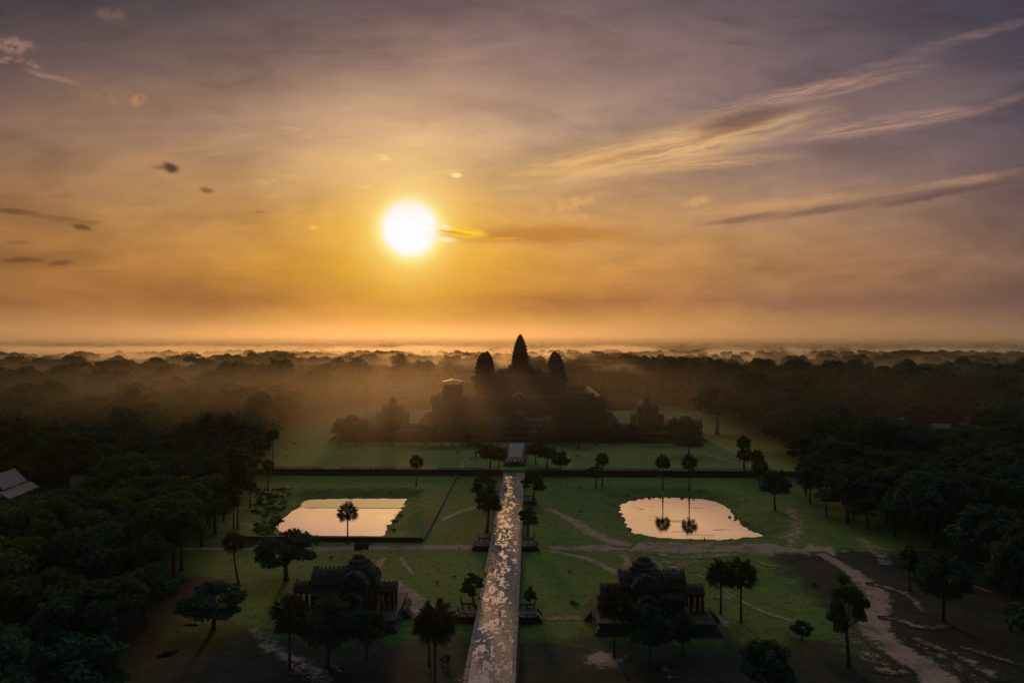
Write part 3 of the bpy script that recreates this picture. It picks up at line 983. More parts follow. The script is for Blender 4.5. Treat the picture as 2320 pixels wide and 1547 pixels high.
def library(cx, cy, z0, k, kz, dome, label, group, ruin=0.0, seed=1):
    """a cross-shaped stone library on a moulded plinth; k and kz scale its plan and its height"""
    random.seed(seed)
    root = empty('temple_library', (cx, cy, z0))
    tag(root, label, 'temple library', group)
    Z = lambda z: z * kz
    b = MB()
    for i, (x, y, a, c) in enumerate(((14.2, 9.6, -.4, .7), (13.7, 9.1, .7, 1.3), (13.0, 8.4, 1.3, 2.0), (13.4, 8.8, 2.0, 2.6))):
        b.box(-x * k, x * k, -y * k, y * k, Z(a), Z(c))
    b.build('plinth', M_stone, root)
    for s in (-1, 1):
        st = MB()
        for i in range(6):
            o = (14.2 + .32 * i) * k if s > 0 else -(14.2 + .32 * (i + 1)) * k
            st.box(o, o + .32 * k, -1.6 * k, 1.6 * k, Z(-.4), Z(2.3 - .4 * i))
        st.build('steps', M_stone, root)
        st = MB()
        for i in range(6):
            o = (9.6 + .32 * i) * k if s > 0 else -(9.6 + .32 * (i + 1)) * k
            st.box(dome * k - 1.6 * k, dome * k + 1.6 * k, o, o + .32 * k, Z(-.4), Z(2.3 - .4 * i))
        st.build('steps', M_stone, root)
    b = MB()
    b.box(-7.4 * k, 7.4 * k, -2.9 * k, 2.9 * k, Z(2.6), Z(8.6))
    b.box(-7.0 * k, 7.0 * k, -4.6 * k, 4.6 * k, Z(2.6), Z(6.2))
    b.box((dome - 3.0) * k, (dome + 3.0) * k, -5.4 * k, 5.4 * k, Z(2.6), Z(9.0))
    b.build('wall', M_stone, root)
    r = MB()
    r.vault('x', -7.5 * k, 7.5 * k, 0, 3.0 * k, Z(8.6), Z(3.1), .3, .55 * k, .95 * k)
    for s in (-1, 1):      # half vaults over the side aisles
        prof = [(2.9, 6.2), (5.0, 6.1), (4.8, 6.7), (4.0, 7.4), (2.9, 7.8)]
        rr = [[(x * k, s * y * k, Z(z)) for y, z in prof] for x in ((-7.2, 7.2) if s > 0 else (7.2, -7.2))]
        r.loft(rr)
    r.vault('y', -5.6 * k, 5.6 * k, dome * k, 3.1 * k, Z(9.0), Z(3.2), .3, .5 * k, .95 * k)
    for s in (-1, 1):
        pediment(r, 'x', s * 7.6 * k, 0, 2.8 * k, Z(8.6), Z(2.6), .5 * k)
        pediment(r, 'y', s * 5.7 * k, dome * k, 2.8 * k, Z(9.0), Z(2.4), .5 * k)
    r.build('roof', M_stone, root)
    # raised crossing, crumbled to a mound
    m = MB()
    n = 16
    rings = []
    for z, w in ((10.2, 3.2), (11.6, 3.3), (11.9, 3.0), (12.7, 3.05), (13.0, 2.6), (13.8, 2.5), (14.2, 1.7), (14.9, 1.3), (15.2, .5)):
        rings.append([(dome * k + w * k * (1 + .26 * mnoise.noise(Vector((math.cos(t) * 1.5 + seed, math.sin(t) * 1.5, z)))) * math.cos(t), w * k * (1 + .26 * mnoise.noise(Vector((math.cos(t) * 1.5, math.sin(t) * 1.5 + seed, z)))) * math.sin(t), Z(z)) for t in [2 * math.pi * j / n for j in range(n)]])
    m.loft(rings)
    m.build('crossing_mound', M_stone, root)
    for s in (-1, 1):
        pm = MB()
        pm.box(*sorted((s * 7.5 * k, s * 12.0 * k)), -2.4 * k, 2.4 * k, Z(6.2), Z(6.8))
        pm.vault('x', *sorted((s * 7.6 * k, s * 12.0 * k)), 0, 2.2 * k, Z(6.8), Z(1.7), .25, .4 * k, .9 * k)
        pediment(pm, 'x', s * 12.0 * k, 0, 2.0 * k, Z(6.8), Z(1.5), .4 * k)
        ro = pm.build('porch_roof', M_stone, root)
        for x in (8.9, 10.4, 11.7):
            for y in (-2.0, 2.0):
                q = MB()
                pillar(q, 0, 0, 0, Z(6.2) - Z(2.6), .30 * k)
                q.build('pillar', M_stone, root, loc=(s * x * k, y * k, Z(2.6)))
    if ruin:      # tumbled blocks along the broken roof line
        for i in range(44):
            q = MB()
            x, y = random.uniform(-7.2, 7.2), random.uniform(-2.6, 2.6)
            z = 8.6 + 3.0 * (1 - abs(y) / 3.2) ** .6
            if random.random() < .4:
                x, y, z = dome + random.uniform(-2.6, 2.6), random.uniform(-4.6, 4.6), 11.9
            e = random.uniform(.18, .55)
            q.box(x - e, x + e, y - e * .7, y + e * .7, z - .6, z + random.uniform(.05, .8), random.uniform(.5, .95))
            q.build('tumbled_block', M_stone, root)
    for s in (-1, 1):
        pm = MB()
        c = dome * k
        pm.box(c - 2.4 * k, c + 2.4 * k, *sorted((s * 5.5 * k, s * 8.2 * k)), Z(6.0), Z(6.6))
        pm.vault('y', *sorted((s * 5.8 * k, s * 8.2 * k)), c, 2.2 * k, Z(6.6), Z(1.6), .25, .4 * k)
        pediment(pm, 'y', s * 8.2 * k, c, 2.0 * k, Z(6.6), Z(1.5), .4 * k)
        pm.build('porch_roof', M_stone, root)
        for x in (-1.9, 1.9):
            for y in (6.4, 7.9):
                q = MB()
                pillar(q, 0, 0, 0, Z(6.0) - Z(2.6), .30 * k)
                q.build('pillar', M_stone, root, loc=(c + x * k, s * y * k, Z(2.6)))
    for s in (-1, 1):
        for x in (-5.4, -3.2, 3.6, 5.6):
            if abs(x - dome) < 3.6:
                continue
            w = MB()
            yy_ = s * 4.66 * k
            w.box((x - .8) * k, (x + .8) * k, yy_ - .1, yy_ + .1, Z(5.0), Z(5.3))
            w.box((x - .8) * k, (x + .8) * k, yy_ - .1, yy_ + .1, Z(3.3), Z(3.6))
            for t in range(5):
                w.lathe((x - .6 + .3 * t) * k, yy_, [(Z(3.6), .06 * k), (Z(4.3), .10 * k), (Z(5.0), .06 * k)], 6)
            w.build('window', M_stone, root)
    return root




library(-36.6, 163.5, 0, 1.0, 1.0, 3.1, 'dark ruined stone library left of the causeway nearest the viewer', 'temple libraries beside the causeway', 1, 3)
library(36.6, 163.5, 0, 1.0, 1.0, -1.9, 'dark ruined stone library right of the causeway nearest the viewer', 'temple libraries beside the causeway', 1, 8)
library(-85.5, 462, UP, .90, 1.60, 0, 'hazy tall library behind the left half of the outer gallery', 'libraries inside the outer gallery', 0, 5)
library(86.5, 462, UP, .90, 1.60, 0, 'hazy tall library behind the right half of the outer gallery', 'libraries inside the outer gallery', 0, 6)

# ------------------------------------------------------------------ outer gallery
GY = 428.0
root = empty('outer_gallery', (0, GY, UP))
tag(root, 'low dark colonnaded gallery stretching across the front of the temple', 'temple gallery')
HX = 108.0
b = MB()
for (x, y0, y1, a, c) in ((HX + 4, -6, 3.4, -.3, .9), (HX + 3, -5, 3, .9, 1.7), (HX + 3.4, -5.4, 3.2, 1.7, 2.3)):
    b.box(-x, x, y0 + 0, y1 + 8, a, c)
for s in (-1, 1):
    b.box(*sorted((s * (HX - 9), s * (HX + 3))), 11.5, 190, -.3, 2.2)
b.box(-HX - 3, HX + 3, 186, 196, -.3, 2.25)
b.build('plinth', M_lat, root)
b = MB()
b.box(-HX, HX, 6.2, 7.2, 2.3, 7.4)
for s in (-1, 1):
    b.box(*sorted((s * (HX - 4.5), s * (HX - 3.6))), 8, 188, 2.2, 7.4)
b.box(-HX, HX, 190, 191, 2.25, 7.4)
b.build('wall', M_stone, root)
r = MB()
r.vault('x', -HX - 1, HX + 1, 3.9, 3.3, 7.2, 3.0, .3, .6, 1.3)
prof = [(-4.2, 4.9), (-4.4, 5.2), (-3.4, 5.9), (-1.2, 6.5), (.8, 6.7), (.8, 5.6)]
r.loft([[(x, y, z) for y, z in prof] for x in (HX, -HX)])
for s in (-1, 1):
    r.vault('y', 7, 190, s * (HX - 1.5), 3.3, 7.2, 3.0, .3, .6, 1.3)
r.vault('x', -HX - 1, HX + 1, 190.5, 3.3, 7.2, 3.0, .3, .6, 1.3)
r.build('roof', M_stone, root)
pp = None
nP = 62
for row, (yy_, zt) in enumerate(((-3.2, 4.9),)):
    for i in range(nP):
        x = -HX + 2 + (2 * HX - 4) * i / (nP - 1)
        if pp is None:
            q = MB()
            pillar(q, 0, 0, 0, zt - 2.3, .34)
            pp = q.build('pillar', M_stone, root)
            o = pp
        else:
            o = pp.copy()
            COL.objects.link(o)
            o.parent = root
        o.location = (x, yy_, 2.3)
for i in range(30):
    x = -HX + 6 + i * 7.2
for s, nm in ((-1, 0), (1, 1)):      # corner pavilions
    c = MB()
    cx = s * (HX - 3)
    c.box(cx - 6.4, cx + 6.4, -4.6, 8.6, 2.3, 9.2)
    c.vault('x', cx - 9.6, cx + 9.6, 2, 3.4, 9.2, 4.0, .3, .6, 1.2)
    c.vault('y', -7.6, 11, cx, 3.4, 9.2, 4.0, .3, .6, 1.2)
    prang(c, cx, 2, [(11.5, 4.2), (13.5, 4.0), (15.2, 3.2)], 2, 16.2, False)
    for q in (-1, 1):
        pediment(c, 'x', cx + q * 9.7, 2, 3.2, 9.2, 3.6, .5)
    pediment(c, 'y', -7.7, cx, 3.2, 9.2, 3.6, .5)
    cp = c.build('corner_pavilion', M_stone, root)
    for (x, y) in ((cx + s * 9.2, -.8), (cx + s * 9.2, 4.8), (cx + s * 7.2, -.8), (cx - 2.6, -7.2), (cx + 2.6, -7.2)):
        q = MB()
        pillar(q, 0, 0, 0, 6.9, .42)
        q.build('pillar', M_stone, cp, loc=(x, y, 2.3))
    q = MB()
    for i in range(5):
        o = cx + s * 11.2 + (s * .5 * i if s > 0 else -.5 * (i + 1))
        q.box(o, o + .5, -1.4, 5.4, -.3, 2.0 - .42 * i)
    q.build('steps', M_stone, cp)
for cx, top, w in ((0, 19.5, 5.0), (-17, 14.5, 4.0), (17, 14.5, 4.0)):
    c = MB()
    c.box(cx - w * 1.15, cx + w * 1.15, -3, 8.6, 2.3, 10)
    c.vault('y', -9, 12, cx, 3.2, 8.6, 3.6, .3, .6, 1.2)
    pediment(c, 'y', -9.1, cx, 3.0, 8.6, 3.4, .5)
    prang(c, cx, 3, [(9.8, w), (13, w * .98), (top - 2, w * .75)], 3, top, False)
    gt = c.build('gate_tower', M_stone, root)
    for x in (-2.4, 2.4):
        q = MB()
        pillar(q, 0, 0, 0, 6.3, .42)
        q.build('pillar', M_stone, gt, loc=(cx + x, -8.4, 2.3))

# ------------------------------------------------------------------ cloister and second gallery
root = empty('cross_cloister', (0, 455, UP))
tag(root, 'cross-shaped cloister roofs between the outer gallery and the second gallery', 'temple cloister')
b = MB()
b.box(-24, 24, -14, 17, -.3, 8)
b.build('wall', M_stone, root)
r = MB()
for x in (-21, 0, 21):
    r.vault('y', -17, 18, x, 3.4, 8.0 + (2 if x == 0 else 0), 3.4, .3, .6, 1.3)
for y in (-10, 2, 13):
    r.vault('x', -24, 24, y, 3.0, 8.02, 3.2, .3, .6, 1.3)
r.build('roof', M_stone, root)

root = empty('second_gallery', (0, 470, UP))
tag(root, 'second gallery block raised on a tall plinth below the five towers', 'temple gallery')
b = MB()
for (e, a, c) in ((3.5, -.3, 4), (2.0, 4, 12), (2.6, 12, 13.2)):
    b.box(-60 - e, 60 + e, -e, 112 + e, a, c)
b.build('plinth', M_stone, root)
b = MB()
b.box(-60, 60, .5, 5.5, 13.2, 20)
for s in (-1, 1):
    b.box(*sorted((s * 54.5, s * 60)), 5.5, 106.5, 13.2, 20)
b.box(-60, 60, 106.5, 111.5, 13.2, 20)
b.build('wall', M_stone, root)
r = MB()
r.vault('x', -61, 61, 3, 3.2, 20, 4.4, .35, .7, 1.3)
for s in (-1, 1):
    r.vault('y', 2, 110, s * 57.2, 3.2, 20, 4.4, .35, .7, 1.3)
r.vault('x', -61, 61, 109, 3.2, 20, 4.4, .35, .7, 1.3)
r.build('roof', M_stone, root)
for sx_, yb, tops in ((-46, 4, 32.5), (46, 4, 27.5), (-46, 108, 28), (46, 108, 26)):
    c = MB()
    prang(c, sx_, yb, [(12, 7.6), (20, 7.4), (24, 6.9), (tops - 1.2, 5.8)], 4, tops, True)
    c.build('corner_tower', M_stone, root)
c = MB()
c.box(-6, 6, -2, 9, 13.2, 23)
c.vault('y', -7, 12, 0, 4, 22.5, 4, .3, .6)
pediment(c, 'y', -7.1, 0, 3.8, 22.5, 3.6, .5)
c.build('gate_porch', M_stone, root)
for s in (-1, 1):      # long stairs up the sides of the plinth
    c = MB()
    for i in range(9):
        c.box(*sorted((s * (64 + i * 1.1), s * (65.1 + i * 1.1))), 6, 12, -.3, 13 - 1.4 * i)
    c.build('side_stairs', M_stone2, root)

# work shelter of sheet metal over the left corner tower
sh = empty('work_shelter', (-46.2, 474, UP + 33))
tag(sh, 'shallow sheet-metal shelter roof glinting above the left corner tower', 'shelter roof')
b = MB()
b.loft([[(-7.0, -4, 1.1), (0, -4, 2.6), (7.0, -4, 1.3), (7.0, -4, 1.5), (0, -4, 2.85), (-7.0, -4, 1.3)][::-1], [(-7.0, 4, 1.1), (0, 4, 2.6), (7.0, 4, 1.3), (7.0, 4, 1.5), (0, 4, 2.85), (-7.0, 4, 1.3)][::-1]])
b.build('roof_sheet', M_metal, sh)
for x in (-6.6, 6.6):
    for y in (-3.4, 3.4):
        q = MB()
        q.tube([(0, 0, -6), (0, 0, 1.3)], [.12, .12], 6)
        q.build('leg', M_wood, sh, loc=(x, y, 0))

# ------------------------------------------------------------------ central pyramid with five towers
root = empty('central_sanctuary', (0, 543, UP))
tag(root, 'steep central temple pyramid crowned by lotus-bud towers against the mist', 'temple')
b = MB()
tw, td = 32.5, 29.0
z = -.3
for i in range(3):
    e = 4.0 - i * 2.0
    h = (9.0, 8.5, 9.0)[i]
    b.box(-tw - e, tw + e, -td - e, td + e, z, z + h * .2)
    b.box(-tw - e + .5, tw + e - .5, -td - e + .5, td + e - .5, z + h * .2, z + h * .85, .985)
    b.box(-tw - e + .1, tw + e - .1, -td - e + .1, td + e - .1, z + h * .85, z + h)
    z += h
ZT = z
b.build('pyramid', M_stone, root)
for x in (-28, 0, 28):
    st = MB()
    for i in range(22):
        t = i / 21
        st.box(x - 3, x + 3, -td - 4.2 - 9 * (1 - t), -td - .5, -.3 + (ZT + .3) * t * .98 - .1, .7 + ZT * t * .98)
    st.build('stairway', M_stone, root)
b = MB()
b.box(-27, 27, -24.5, -19, ZT, ZT + 6.4)
b.box(-27, 27, 19, 24.5, ZT, ZT + 6.4)
for s in (-1, 1):
    b.box(*sorted((s * 24.6, s * 30)), -19, 19, ZT, ZT + 6.4)
b.box(-2.6, 2.6, -19, 19, ZT, ZT + 6.4)
b.build('gallery_wall', M_stone, root)
r = MB()
r.vault('x', -28, 28, -21.7, 3.0, ZT + 6.4, 3.6, .35, .6, 1.1)
r.vault('x', -28, 28, 21.7, 3.0, ZT + 6.4, 3.6, .35, .6, 1.1)
for s in (-1, 1):
    r.vault('y', -22, 22, s * 27.3, 3.0, ZT + 6.4, 3.6, .35, .6, 1.1)
r.vault('y', -22, 22, 0, 3.0, ZT + 6.4, 4.6, .35, .6, 1.1)
r.vault('x', -26, 26, 0, 3.0, ZT + 6.4, 4.6, .35, .6, 1.1)
r.build('gallery_roof', M_stone, root)
for x in (-23, -18.5, -14, -9.5, 9.5, 14, 18.5, 23):
    w = MB()
    w.box(x - 1.1, x + 1.1, -24.72, -24.4, ZT + 1.2, ZT + 1.6)
    w.box(x - 1.1, x + 1.1, -24.72, -24.4, ZT + 4.4, ZT + 4.8)
    for t in range(5):
        w.lathe(x - .8 + .4 * t, -24.6, [(ZT + 1.6, .08), (ZT + 3, .14), (ZT + 4.4, .08)], 6)
    w.build('window', M_stone, root)
for sx_ in (-1, 1):
    for sy_ in (-1, 1):
        c = MB()
        x, y = sx_ * 28.0, sy_ * 23.0
        prang(c, x, y, [(ZT - 1, 6.5), (ZT + 6.2, 6.3), (ZT + 10.5, 6.1), (ZT + 15, 5.8), (ZT + 19.5, 5.0), (ZT + 23.5, 3.5), (ZT + 26, 1.9)], 9, 56.7 - UP)
        c.vault('x', x - 9, x + 9, y, 2.6, ZT + 5.8, 3.6, .3, .5)
        c.vault('y', y - 9, y + 9, x, 2.6, ZT + 5.8, 3.6, .3, .5)
        pediment(c, 'y', y - 9.1, x, 2.5, ZT + 5.8, 3.4, .4)
        c.build('corner_tower', M_stone, root)
c = MB()
prang(c, 0, 0, [(ZT, 12.6), (ZT + 9.8, 12.2), (ZT + 13.4, 11.4)], 3, ZT + 13.6)
prang(c, 0, 0, [(ZT + 11, 9.8), (ZT + 16.6, 9.2)], 2, ZT + 16.8)
prang(c, 0, 0, [(ZT + 15, 7.2), (ZT + 21, 6.6), (ZT + 27, 5.7), (ZT + 32, 4.7), (ZT + 36, 3.3), (ZT + 39.5, 1.8)], 10, 70.6 - UP)
for s in (-1, 1):
    c.vault('y', *sorted((s * 10, s * 17)), 0, 3.2, ZT + 9.5, 4.5, .3, .6)
    pediment(c, 'y', s * 17, 0, 3.1, ZT + 9.5, 4.2, .5)
    c.vault('x', *sorted((s * 10, s * 17)), 0, 3.2, ZT + 9.5, 4.5, .3, .6)
c.build('central_tower', M_stone, root)

# low walls of the old basin left of the causeway
WX = -27.8
root = empty('basin_wall', (WX, 224, 0))
tag(root, 'low dark wall edging the near bank of the left pond and turning back to the terrace', 'low wall')
b = MB()
b.box(-62, 0, -.5, .5, -.4, 1.25)
b.box(-62.2, .1, -.7, .7, 1.25, 1.5)
b.build('near_wall', M_lat, root)
b = MB()
b.box(-.5, .5, .5, WALL_Y - 224 - .5, -.4, .75)
b.build('side_wall', M_lat, root)


# ------------------------------------------------------------------ houses
def gable(mb, lx, ly, z0, h, ov=.6, th=.18):
    p = [(-ly / 2 - ov, z0 - h * ov / (ly / 2)), (0, z0 + h), (ly / 2 + ov, z0 - h * ov / (ly / 2))]
    prof = p + [(a, b + th) for a, b in reversed(p)]
    mb.loft([[(-lx / 2 - ov, a, b) for a, b in prof], [(lx / 2 + ov, a, b) for a, b in prof]])


def house(px, py, z_ridge, lx, ly, rz, roofm, label, group, D=None, wallm=None, name='house'):
    D = D or depth(py, z_ridge)
    x, y = onray(px, D)
    z0 = UP if y > WALL_Y + 2 else 0
    root = empty(name, (x, y, z0), rz)
    tag(root, label, 'house', group)
    h = ly * .42
    zr = z_ridge - z0
    b = MB()
    b.box(-lx / 2, lx / 2, -ly / 2, ly / 2, -.3, zr - h)
    for s in (-1, 1):
        b.add([(s * lx / 2, -ly / 2, zr - h), (s * lx / 2, ly / 2, zr - h), (s * lx / 2, 0, zr - .05)], [(0, 1, 2)])
    b.build('wall', wallm or M_plaster, root)
    r = MB()
    gable(r, lx, ly, zr - h, h)
    r.build('roof', roofm, root)
    d = MB()
    d.box(-.55, .55, -ly / 2 - .06, -ly / 2 + .02, 0, 2.1)
    d.build('door', M_wood, root)
    for s in (-1, 1):
        w = MB()
        w.box(s * lx * .3 - .5, s * lx * .3 + .5, -ly / 2 - .05, -ly / 2 + .02, 1.0, 2.2)
        w.build('window', M_wood, root)
    return root


HOUSES = []


def reg(o, r):
    HOUSES.append((o.location.x, o.location.y, r))


reg(house(2132, 960, 8.2, 10, 7.5, R(-18), M_roofpale, 'small house with pale roof standing in the right wood', 'houses in the right wood'), 9)
reg(house(2010, 930, 9.5, 15, 9, R(-14), M_roofred, 'larger house with dull red roof in the right wood', 'houses in the right wood'), 12)
reg(house(2042, 946, 7.0, 6, 6, R(30), M_roofpale, 'small pale hut beside the red-roofed house', 'houses in the right wood'), 6)
reg(house(2188, 958, 7.0, 7, 5, R(-25), M_roofpale, 'pale hut behind the pale-roofed house in the right wood', 'houses in the right wood', 485), 6)
reg(house(2224, 966, 6.4, 6, 4, R(-10), M_roofpale, 'smallest pale hut at the right end of the house group', 'houses in the right wood', 470), 5)
reg(house(1933, 950, 6.4, 4, 4, R(15), M_roofpale, 'tiny pale hut left of the red-roofed house', 'houses in the right wood'), 5)
reg(house(178, 1076, 7.5, 5, 5, R(60), M_roof, 'small grey hut roof poking from the left wood', 'houses in the left wood'), 5)

# pagoda hall at the left edge
x, y = onray(85, 287)
ph = empty('pagoda_hall', (x - 6.0, y - 11.7, 0), R(100))
ph.scale = (.82, .82, .78)
tag(ph, 'pale tiered roof of a pagoda hall among dark trees at the left edge', 'pagoda hall')
b = MB()
b.box(-11, 11, -6, 6, -.3, 7.5)
b.build('wall', M_plaster, ph)
r = MB()
gable(r, 20, 10.5, 10.2, 6.2, .5)
r.build('upper_roof', M_roof, ph)
r = MB()
for s in (-1, 1):
    p = [(s * 5.4, 8.6), (s * 10.2, 5.6), (s * 10.2, 5.8), (s * 5.4, 8.9)]
    p = p if s < 0 else p[::-1]
    r.loft([[(-13.5, a, b_) for a, b_ in p], [(13.5, a, b_) for a, b_ in p]])
r.build('skirt_roof', M_roof, ph)
for s in (-1, 1):
    r = MB()
    r.add([(s * 10.02, -5.2, 10.2), (s * 10.02, 5.2, 10.2), (s * 10.02, 0, 16.1)], [(0, 1, 2)])
    r.build('gable_end', M_roofred, ph)
for i in range(7):
    q = MB()
    q.tube([(0, 0, -.3), (0, 0, 5.9)], [.22, .2], 8)
    q.build('pillar', M_plaster, ph, loc=(-12 + i * 4, -9.4, 0))
reg(ph, 17)

# ------------------------------------------------------------------ trees
def crown_mesh(name, seed, mat, R_, hc, zc, nclump, nleaf, leaf, flat=.75, lobes=0.0):
    """leaf-sized faces gathered in clumps through the volume of a crown"""
    g = np.random.default_rng(seed)
    cs = []
    while len(cs) < nclump:
        d = g.normal(size=3)
        d /= np.linalg.norm(d)
        if d[2] < -.45:
            continue
        r = g.uniform(.45, 1.0) ** .6
        w = 1 + lobes * math.sin(3 * math.atan2(d[1], d[0]) + seed)
        c = np.array([d[0] * R_ * r * .80 * w, d[1] * R_ * r * .80 * w, d[2] * hc * r * .80])
        cs.append((c, R_ * g.uniform(.20, .38)))
    V_, k = [], nleaf // nclump
    for c, rc in cs:
        d = g.normal(size=(k, 3))
        d[:, 2] = np.abs(d[:, 2]) * .9 - .25
        d /= np.linalg.norm(d, axis=1)[:, None]
        p = c + d * (rc * g.uniform(.55, 1.08, size=(k, 1))) * np.array([1, 1, flat])
        nrm = d + g.normal(size=(k, 3)) * .55 + np.array([0, 0, .3])
        nrm /= np.linalg.norm(nrm, axis=1)[:, None]
        t = np.cross(nrm, g.normal(size=(k, 3)))
        t /= np.linalg.norm(t, axis=1)[:, None]
        b = np.cross(nrm, t)
        s = leaf * g.uniform(.6, 1.35, size=(k, 1))
        q = np.stack([p - t * s * .5, p + b * s * .32 - t * s * .05, p + t * s * .5, p - b * s * .32 + t * s * .05], 1)
        V_.append(q.reshape(-1, 3))
    V_ = np.concatenate(V_)
    V_[:, 2] += zc
    n = len(V_) // 4
    me = bpy.data.meshes.new(name)
    me.vertices.add(len(V_))
    me.vertices.foreach_set('co', V_.ravel())
    me.loops.add(n * 4)
    me.polygons.add(n)
    me.loops.foreach_set('vertex_index', np.arange(n * 4))
    me.polygons.foreach_set('loop_start', np.arange(0, n * 4, 4))
    me.materials.append(mat)
    me.update()
    me.validate()
    return me, cs


def trunk_mesh(seed, cs, zc, rad, lean=0.3):
    g = random.Random(seed)
    b = MB()
    lx, ly = g.uniform(-lean, lean), g.uniform(-lean, lean)
    top = Vector((lx * 2, ly * 2, zc * .78))
    pts = [(0, 0, -.4), (lx * .3, ly * .3, zc * .12), (lx, ly, zc * .45), tuple(top)]
    b.tube(pts, [rad * 1.5, rad, rad * .8, rad * .62], 8)
    for c, rc in g.sample(cs, min(7, len(cs))):
        e = Vector((c[0] * .8, c[1] * .8, c[2] + zc))
        m = top.lerp(e, .5) + Vector((g.uniform(-.4, .4), g.uniform(-.4, .4), -.3))
        b.tube([tuple(top - Vector((0, 0, .3))), tuple(m), tuple(e)], [rad * .45, rad * .28, rad * .08], 5)
    return mesh_from('trunk', b.v, b.f, M_bark, True)


TREES = []      # prototypes: crown, trunk, width, height
SPEC = [  # radius, half height, centre, clumps, leaves, leaf size, flat, lobes
    (6.0, 4.6, 10.2, 26, 3400, .85, .75, .10),
    (6.6, 4.0, 10.8, 24, 3400, .90, .65, .18),
    (5.2, 5.4, 9.8, 24, 3200, .80, .85, .05),
    (5.8, 4.4, 10.4, 18, 2800, .85, .70, .22),
    (4.6, 6.0, 9.2, 24, 3000, .75, .90, .08),
    (7.0, 3.4, 10.8, 26, 3400, .85, .55, .15),
    (3.6, 6.2, 7.4, 26, 3000, .62, .90, .08),
    (5.6, 5.4, 7.0, 34, 4200, .75, .80, .12),
]
for i, (r, hc, zc, nc, nl, lf, fl, lb) in enumerate(SPEC):
    me, cs = crown_mesh('crown', 40 + i, M_leaf[(0, 1, 2, 0, 2, 1, 0, 2)[i]], r, hc, zc, nc, nl, lf, fl, lb)
    TREES.append((me, trunk_mesh(70 + i, cs, zc, .42), 2 * r * .98, zc + hc * .97))


def tree(x, y, w, h, k, label, cat='tree', group=None, name='broadleaf_tree', z=None, rz=None):
    cm, tm, W0, H0 = TREES[k]
    root = empty(name, (x, y, (gz(x, y) if z is None else z) - .1), random.uniform(0, 6.28) if rz is None else rz)
    root.scale = (w / W0, w / W0, h / H0)
    tag(root, label, cat, group)
    put(bpy.data.objects.new('trunk', tm), root)
    put(bpy.data.objects.new('crown', cm), root)
    return root


KEEP = []       # places the loose wood must leave free


def ptree(px, pyb, pyt, wpx, k, label, group=None, name='broadleaf_tree', z=0.0, cat='tree'):
    D = depth(pyb, z)
    x, y = at(px, pyb, z)
    h = H - (pyt - HORY) / F * D - z
    KEEP.append((x, y, wpx * D / F * .5 + 2))
    return tree(x, y, wpx * D / F, h, k, label, cat, group, name)


random.seed(21)
AV = 'trees lining the causeway'
ptree(1099, 1156, 1064, 60, 6, 'upper of two tall bushy trees left of the causeway by the terrace', AV)
ptree(1103, 1206, 1090, 62, 6, 'tall narrow tree hugging the left causeway edge opposite the pond', AV)
ptree(1207, 1144, 1062, 56, 6, 'bushy tree right of the causeway just before the terrace wall', AV)
ptree(1196, 1214, 1144, 50, 6, 'small round tree on the right causeway edge above the middle stairs', AV)
ptree(1074, 1376, 1292, 56, 6, 'thin tree left of the causeway behind the near stair platform', AV)
ptree(1199, 1384, 1326, 36, 6, 'short dark tree right of the causeway at the near stair platform', AV)
ptree(648, 1314, 1200, 148, 7, 'wide umbrella-shaped tree on the grass behind the left library')
ptree(1350, 1106, 1046, 36, 6, 'dense cone-shaped tree standing right of the causeway below the terrace wall')
ptree(1757, 1158, 1058, 70, 7, 'dark leaning tree at the right end of the terrace wall')
ptree(1625, 984, 868, 112, 7, 'big spreading tree with thick trunk on the right lawn edge', z=UP)
ptree(1560, 1034, 976, 66, 7, 'dark spreading tree on the lawn before the right gallery corner', z=UP)
ptree(1528, 1006, 943, 40, 6, 'left of two round dark trees at the right gallery corner', z=UP)
ptree(1552, 1008, 940, 36, 6, 'right of two round dark trees at the right gallery corner', z=UP)
ptree(1925, 1512, 1296, 88, 6, 'tall black tree beside the curving dirt track on the right')
ptree(2138, 1408, 1250, 124, 7, 'broad black tree standing alone right of the dirt track')
ptree(2064, 1338, 1226, 52, 6, 'slim dark tree between the track and the right wood')
ptree(2292, 1428, 1215, 110, 7, 'large dark tree cut by the right edge of the picture')
ptree(1738, 1590, 1448, 124, 7, 'low rounded dark tree at the bottom right of the grounds')
ptree(482, 1428, 1320, 150, 7, 'flat-topped dark tree over the rain puddles on the left')
ptree(820, 1257, 1222, 40, 7, 'small bush-like tree between the left library and the dirt path')
ptree(1818, 1452, 1406, 50, 7, 'small low tree on the dark grass right of the two palms')
for i, (px, pb, pt, w) in enumerate([(330, 1420, 1268, 150), (250, 1480, 1300, 170), (160, 1540, 1340, 190), (80, 1470, 1290, 170), (170, 1650, 1450, 220)]):
    ptree(px, pb, pt, w, (7, 0, 7, 1)[i % 4], 'big dark tree crowding the hollow at the lower left of the grounds', 'big trees around the lower left hollow')
for px, pb, pt, w, k, lb in [(742, 1512, 1352, 128, 7, 'low dark tree in front of the left library on its left side'), (830, 1496, 1368, 96, 7, 'low dark bushy tree in front of the left library stairs'), (1472, 1504, 1366, 118, 7, 'low dark bushy tree in front of the right library stairs'), (1548, 1484, 1388, 74, 7, 'small dark tree before the right corner of the right library')]:
    ptree(px, pb, pt, w, k, lb)
TG = 'bushy trees before the temple gate'
